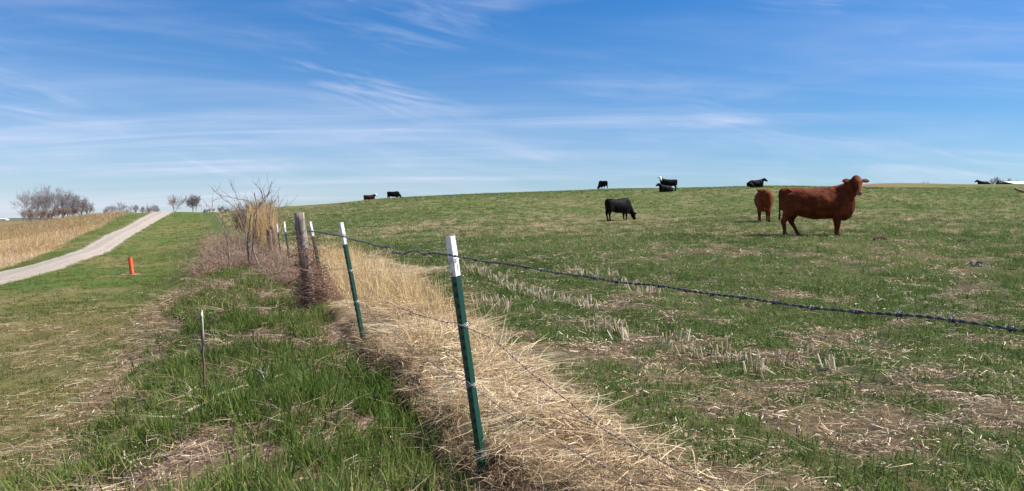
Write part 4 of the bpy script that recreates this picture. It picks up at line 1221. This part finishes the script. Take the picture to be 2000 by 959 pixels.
def cow(label, mat, loc, yaw, pose='stand', size=1.0, voxel=.022, pale_face=False, fat=1.0, group='cattle in the pasture', hind=(0.0, .38), front=(0.0, .06), face=None):
    m = MB()
    drop = {'stand': 0, 'graze': 0, 'lie': -.50, 'look': 0, 'away': 0}[pose]
    D = np.array([0, 0, drop])
    T = [(0.0, 1.20, .90, .13, 2.0), (.04, 1.28, .74, .21, 2.2), (.15, 1.335, .62, .27, 2.4), (.38, 1.335, .60, .29, 2.5), (.60, 1.325, .555, .335, 2.15), (.90, 1.32, .515, .37, 2.0),
         (1.2, 1.335, .525, .35, 2.0), (1.40, 1.375, .54, .285, 2.15), (1.56, 1.40, .50, .265, 2.4), (1.72, 1.38, .475, .235, 2.3), (1.86, 1.28, .55, .18, 2.1), (1.95, 1.12, .72, .10, 2.0)]
    T = [(x, zt, zb - .05 * float(sstep(.4, .8, x)) * (1 - float(sstep(1.75, 1.95, x))), w, e) for x, zt, zb, w, e in T]
    if pose == 'lie': T = [(x, zt - .30 * (1 - float(sstep(0, .62, x))), zb, w, e) for x, zt, zb, w, e in T]
    m.loft([((x, 0, (zt + zb) / 2 + drop), Y_, Z_, w * fat, (zt - zb) / 2, e) for x, zt, zb, w, e in T], 28)
    # hook bones, shoulder
    for s in (-1, 1) if pose != 'lie' else ():
        m.loft([((.16 + .05 * i, s * (.20 - .01 * i), 1.30 - .02 * i + drop), Y_, Z_, .07 * q, .05 * q, 2) for i, q in enumerate((.4, .9, 1, .8, .3))], 10)
        m.loft([((1.44 + .03 * i, s * .20, .62 + .11 * i + drop), np.array([1., 0, 0]), Y_, .17 * q, .09 * q, 2) for i, q in enumerate((.55, .85, 1, .95, .8, .4))], 12)
    if pose == 'look':
        neck = [((1.52, 0, 1.06), .21, .34), ((1.70, -.01, 1.16), .175, .31), ((1.82, -.03, 1.31), .145, .235), ((1.87, -.05, 1.42), .125, .175), ((1.90, -.06, 1.50), .11, .13)]
        poll, hd, side = np.array([1.945, -.10, 1.615]), nrm((.08, -.56, -.82)), nrm((.99, .13, 0))
    elif pose == 'graze':
        neck = [((1.50, 0, 1.06), .21, .30), ((1.72, 0, .98), .17, .26), ((1.92, 0, .80), .14, .20), ((2.08, 0, .60), .115, .16), ((2.16, 0, .48), .11, .13)]
        poll, hd, side = np.array([2.17, 0, .56]), nrm((.42, 0, -.90)), Y_
    elif pose == 'away':
        neck = [((1.52, 0, 1.06), .21, .32), ((1.74, 0, 1.06), .17, .26), ((1.92, 0, 1.12), .145, .21), ((2.06, 0, 1.17), .125, .165), ((2.13, 0, 1.18), .11, .14)]
        poll, hd, side = np.array([2.13, 0, 1.27]), nrm((.75, 0, -.66)), Y_
    elif pose == 'lie':
        neck = [((1.50, 0, 1.06), .21, .32), ((1.70, 0, 1.16), .175, .28), ((1.86, 0, 1.28), .15, .22), ((1.97, 0, 1.39), .13, .17), ((2.02, 0, 1.44), .12, .14)]
        poll, hd, side = np.array([2.02, 0, 1.52]), nrm((.85, 0, -.52)), Y_
    else:
        neck = [((1.52, 0, 1.06), .21, .34), ((1.70, 0, 1.16), .175, .30), ((1.86, 0, 1.30), .15, .235), ((1.96, 0, 1.40), .13, .18), ((2.00, 0, 1.46), .12, .14)]
        poll, hd, side = np.array([2.01, 0, 1.55]), nrm((.72, 0, -.69)), Y_
    if face is not None: hd, side = nrm(face[0]), nrm(face[1])
    poll = poll + D
    nk = [np.array(c, float) + D for c, w, h in neck]
    tg = [nrm(nk[min(i + 1, len(nk) - 1)] - nk[max(i - 1, 0)]) for i in range(len(nk))]
    rings = []
    for (c, w, h), p, t in zip(neck, nk, tg):
        sv = Y_ - t * Y_.dot(t); sv = nrm(sv); rings.append((p, sv, np.cross(t, sv), w, h, 2.1))
    m.loft(rings, 20)
    side = nrm(side - hd * side.dot(hd)); fr = np.cross(side, hd)
    if fr.dot(np.array([0, 0, 1.0])) < 0: fr = -fr      # the front of the face
    hr = []
    for t, w, h, o in ((-.05, .035, .05, .0), (-.02, .075, .085, .0), (.03, .118, .120, 0), (.11, .140, .145, -.01), (.21, .142, .155, -.02), (.30, .108, .132, -.025), (.40, .080, .105, -.02), (.47, .084, .090, -.015), (.53, .078, .072, -.012), (.565, .045, .045, -.012)):
        hr.append((poll + hd * t + fr * (o - .03), side, fr, w, h, 2.3))
    m.loft(hr, 20)
    for s in (-1, 1):                                   # ears
        b0 = poll + hd * .075 + side * s * .09 - fr * .05
        out = nrm(side * s + np.array([0, 0, -.06]) + hd * .02) if pose != 'away' else nrm(side * s * .6 + Z_ * .75 - hd * .3)
        wv = nrm(hd - out * hd.dot(out)); nv = np.cross(out, wv)
        m.loft([(b0 + out * q, wv, nv, w, th_, 2) for q, w, th_ in ((-.03, .030, .03), (.05, .036, .028), (.10, .062, .024), (.16, .080, .022), (.22, .066, .022), (.275, .022, .016))], 12)
    def leg(pts, sx=0.0, sy=1):
        rr = []
        for x, y, z, a, b in pts:
            q = 1.10 if z < .5 else 1.04
            rr.append((np.array([x + sx * max(0, (1.0 - z)) , sy * y, z]), np.array([1., 0, 0]), Y_, a * q, b * q, 2.2))
        m.loft(rr, 14)
    FR = [(1.50, .15, .95, .17, .10), (1.50, .155, .72, .145, .095), (1.49, .16, .56, .10, .078), (1.495, .16, .42, .073, .062), (1.50, .16, .35, .063, .058), (1.497, .16, .28, .050, .047), (1.49, .16, .16, .042, .041), (1.495, .16, .10, .054, .05), (1.51, .16, .05, .058, .054), (1.53, .16, .0, .074, .064)]
    HD = [(.30, .16, 1.0, .24, .12), (.29, .175, .82, .235, .125), (.25, .18, .66, .18, .10), (.17, .18, .53, .115, .078), (.10, .18, .43, .080, .056), (.095, .18, .36, .064, .05), (.12, .18, .25, .048, .042), (.135, .18, .14, .045, .042), (.14, .18, .09, .055, .05), (.16, .18, .045, .058, .054), (.185, .18, .0, .076, .064)]
    if pose != 'lie':
        leg(FR, front[0], -1); leg(FR, front[1], 1); leg(HD, hind[0], -1); leg(HD, hind[1], 1)
        hoof_z = .075
    else:
        hoof_z = -1
        for s in (-1, 1):
            m.loft([((.28, s * .24, .60), np.array([1., 0, 0]), Y_, .10, .08, 2), ((.34, s * .30, .42), np.array([1., 0, 0]), Y_, .27, .14, 2), ((.44, s * .33, .22), np.array([1., 0, 0]), Y_, .30, .14, 2), ((.50, s * .34, .06), np.array([1., 0, 0]), Y_, .26, .10, 2)], 14)
            m.loft([((.55 + .12 * i, s * (.40 - .01 * i), .06), Y_, Z_, .05, .055, 2) for i in range(5)], 10)
            m.loft([((1.45, s * .2, .40), np.array([1., 0, 0]), Y_, .15, .09, 2), ((1.62, s * .2, .22), np.array([1., 0, 0]), Y_, .12, .075, 2), ((1.80, s * .19, .10), np.array([1., 0, 0]), Y_, .08, .065, 2)], 12)
            m.loft([((1.84 - .08 * i, s * (.19 - .015 * i), .06), Y_, Z_, .055 - .002 * i, .055, 2) for i in range(6)], 10)
    tail_end = np.array([.0, .02, .42 if pose != 'lie' else .06])
    tl = [np.array([.08, 0, 1.29]) + D, np.array([.015, 0, 1.25]) + D, np.array([-.015, .005, 1.10]) + D, np.array([-.005, .01, .80]) + D * .6, np.array([.005, .015, .62]) + D * .3, tail_end + np.array([0, 0, .08]), tail_end]
    if pose == 'lie': tl = [q - np.array([-.03, 0, .28 * (q[2] > .3)])
          for q in tl]
    if pose == 'lie': tl = [q + np.array([0, 0, 0]) if q[2] > .05 else q * np.array([1, 1, 0]) + np.array([0, 0, .06]) for q in tl]
    m.tube(tl, [.045, .038, .026, .022, .034, .036, .012], 10)
    raw = bpy.data.objects.new('raw', m.mesh('raw'))
    SC.collection.objects.link(raw)
    rm = raw.modifiers.new('r', 'REMESH'); rm.mode = 'VOXEL'; rm.voxel_size = voxel
    sm = raw.modifiers.new('s', 'SMOOTH'); sm.factor = .5; sm.iterations = 4 if voxel < .03 else 2
    dg = C.evaluated_depsgraph_get()
    me = bpy.data.meshes.new_from_object(raw.evaluated_get(dg))
    bpy.data.objects.remove(raw)
    me.name = 'cow'
    co = np.empty(len(me.vertices) * 3); me.vertices.foreach_get('co', co); co = co.reshape(-1, 3)
    lump = (fbm(co[:, 0] * 4 + 5, co[:, 2] * 4 + co[:, 1] * 2, 171, 3) - .5) * .045 * sstep(.45, .65, co[:, 2] - drop)
    nn = np.empty(len(co) * 3); me.vertices.foreach_get('normal', nn); nn = nn.reshape(-1, 3)
    co = co + nn * (lump * (1 - sstep(1.62, 1.8, co[:, 0])))[:, None]
    me.vertices.foreach_set('co', co.ravel())
    rel = co - poll
    t = rel @ hd; sd_ = np.abs(rel @ side); fd = rel @ fr
    pale = np.zeros(len(co)); dark = np.zeros(len(co)); muz = np.zeros(len(co))
    inhead = (t > -.08) & (t < .62) & (sd_ < .145) & (np.abs(fd) < .22)
    if pale_face:
        pale = np.where(inhead & (fd > -.12 - .1 * (t > .3)), 1.0, 0)
    else:
        muz = np.where(inhead, sstep(.44, .52, t) * .55, 0)
    dark = np.where(co[:, 2] < hoof_z, .9, 0)
    dark = np.maximum(dark, np.where(inhead & (t > .545), .5 if not pale_face else .2, 0))
    for k, a in (('pale', pale), ('dark', dark), ('muzzle', muz if mat in ('red', 'redlight') else muz * 0)):
        q = me.attributes.new(k, 'FLOAT', 'POINT'); q.data.foreach_set('value', a.astype(np.float32))
    me.materials.append(M[mat]); me.polygons.foreach_set('use_smooth', [True] * len(me.polygons))
    me.transform(__import__('mathutils').Matrix.Translation((-1.0, 0, 0)))
    o = bpy.data.objects.new('cow', me); SC.collection.objects.link(o)
    o.location = loc; o.rotation_euler = (0, 0, yaw); o.scale = (size,) * 3
    tag(o, label, 'cow', group)
    if voxel < .03:
        for s in (-1, 1):
            b = MB()
            c = poll + hd * .205 + side * s * .118 + fr * .045 - np.array([1.0, 0, 0])
            b.loft([(c + fr * q, side, hd, w, w * 1.15, 2) for q, w in ((-.022, .006), (-.014, .018), (0, .023), (.014, .018), (.022, .006))], 12)
            b.build('eye', M['eye'], o, True)
    return o
def put(px, d, dz=0.0):
    x = at(px, d); return (x, d, gz(x, d) + dz)
cow('big red brown cow turning its head to look at the camera', 'red', put(1596.5, 21.0, -.02), R(-11), 'look', .97, .018, hind=(-.02, .40), front=(.0, .03))
cow('smaller red cow seen from behind, left of the big one', 'redlight', put(1491, 32.5), R(75), 'away', .99, .024, fat=1.05, hind=(.0, .08), front=(0, .05))
cow('black cow grazing alone in the middle of the slope', 'black', put(1208, 48.0), R(35), 'graze', 1.0, .03, hind=(0, .16), front=(0, .10))
cow('black cow on the skyline with its rump to the camera, head down', 'black', put(1177, 99.0, -.05), R(117), 'graze', .86, .04, fat=1.15)
cow('black cow with a white face standing on the skyline', 'black', put(1305, 84.5, 0.0), R(180), 'look', .93, .03, True, hind=(.0, .2), face=((-.1, .80, -.58), (.97, .1, 0)))
cow('black cow lying down in front of the white faced cow', 'black', put(1300, 82.5, 0), R(205), 'lie', .86, .04)
cow('black cow lying on the skyline, facing right above the red cows', 'black', put(1474, 85.0, 0.02), R(4), 'lie', .93, .03, fat=1.1)
cow('dark brown cow with a white face at the left end of the skyline', 'darkbrown', put(722, 131.0, -.1), R(8), 'stand', .95, .035, True)
cow('black cow grazing on the skyline near the white faced brown cow', 'black', put(769, 119.0, -.15), R(5), 'graze', .95, .035)
cow('black cow lying at the far right crest with its head to the left', 'black', put(1920, 122.0, -.35), R(178), 'lie', .98, .04)
cow('black cow lying end-on at the far right crest, left of the white roof', 'black', put(1948, 122.0, -.35), R(60), 'lie', .95, .04)

# ------------------------------------------------------------------ odds and ends in the pasture and far off
def heap(px, py, w, h, label, mat, seed, cat='dirt mound'):
    g = np.random.default_rng(seed); x, d = hit(px, py); m = MB()
    for k in range(40):
        a = g.uniform(0, 6.28); q = w * .5 * math.sqrt(g.uniform()); r_ = g.uniform(.02, .065) * w / .6
        c = np.array([q * math.cos(a), q * math.sin(a) * .8, h * max(0, 1 - (2 * q / w) ** 2) * g.uniform(.2, .8)])
        m.loft([(c + np.array([0, 0, z * r_]), nrm((1, g.normal(0, .3), 0)), nrm((g.normal(0, .3), 1, 0)), r_ * s * g.uniform(.8, 1.3), r_ * s * g.uniform(.8, 1.3), 2) for z, s in ((-.8, .4), (-.4, .9), (.1, 1), (.55, .75), (.85, .3))], 7)
    o = m.build('dirt_mound', M[mat], loc=(x, d, gz(x, d)))
    tag(o, label, cat, 'dirt mounds in the pasture')
heap(1722, 472, .55, .16, 'dark brown dug mound right of the big red cow', 'soil', 1)
heap(1905, 518, .42, .14, 'grey clump of trash and soil near the right edge of the pasture', 'greysoil', 2)
heap(1880, 473, .30, .08, 'small dark clod between the brown mound and the right edge', 'soil', 4)
def logs():
    for px, py, d, L, r_, lab, yaw in ((1993, 374, 76, 1.5, .13, 'dark fallen log at the right edge, one end raised', .15), (1692, 367, 88, .8, .08, 'low dark log on the crest just right of the big cow', .05)):
        x = at(px, d); m = MB(); g = np.random.default_rng(int(px))
        P = np.array([[-L * .5, 0, .42], [-L * .3, 0, .33], [-L * .05, .02, .22], [L * .25, .05, .14], [L * .6, .04, .12], [L * 1.0, 0, .10]])
        if d == 88: P[:, 2] = .1
        m.tube(smooth_path(resample(P, .12), 1), np.interp(np.linspace(0, 1, len(resample(P, .12))), [0, .3, 1], [r_ * .7, r_, r_ * 1.2]), 9)
        m.tube([P[1], P[1] + np.array([.02, -.05, .18])], [r_ * .35, r_ * .12], 6)
        o = m.build('fallen_log', M['brownwood'], loc=(x, d, gz(x, d)), smooth=True); o.rotation_euler = (0, 0, yaw)
        tag(o, lab, 'log')
logs()
def barn(px, d, top, w, dep, wall, label, yaw=0.0):
    x = at(px, d); z0 = gz(x, d); ht = zrow(top, d) - z0
    root = tag(empty('farm_shed', (x, d, z0), yaw), label, 'shed')
    eave = ht * .72
    m = MB(); m.box((0, 0, eave / 2 - .3), (w, dep, eave + .6)); m.build('wall', M['barnwall'] if not wall else M['barnwhite'], root)
    m = MB(); o_ = .35; th = .12
    V = []
    for xx in (-w / 2 - o_, w / 2 + o_):
        V += [(xx, -dep / 2 - o_, eave - .05), (xx, 0, ht), (xx, dep / 2 + o_, eave - .05), (xx, dep / 2 + o_, eave - .05 - th), (xx, 0, ht - th), (xx, -dep / 2 - o_, eave - .05 - th)]
    m.add(V, [(0, 1, 7, 6), (1, 2, 8, 7), (2, 3, 9, 8), (3, 4, 10, 9), (4, 5, 11, 10), (5, 0, 6, 11), (0, 5, 4, 1), (1, 4, 3, 2), (6, 7, 10, 11), (7, 8, 9, 10)])
    m.build('roof', M['barnwhite'], root)
    m = MB(); m.box((w * .1, -dep / 2 - .03, eave * .4), (w * .22, .08, eave * .8)); m.build('door', M['barnwall'], root)
barn(1998, 240, 354.5, 13, 9, False, 'long white roofed shed showing over the right crest', R(6))
barn(9, 620, 426.5, 4.6, 6, True, 'tiny white shed far off at the left edge of the horizon', R(10))
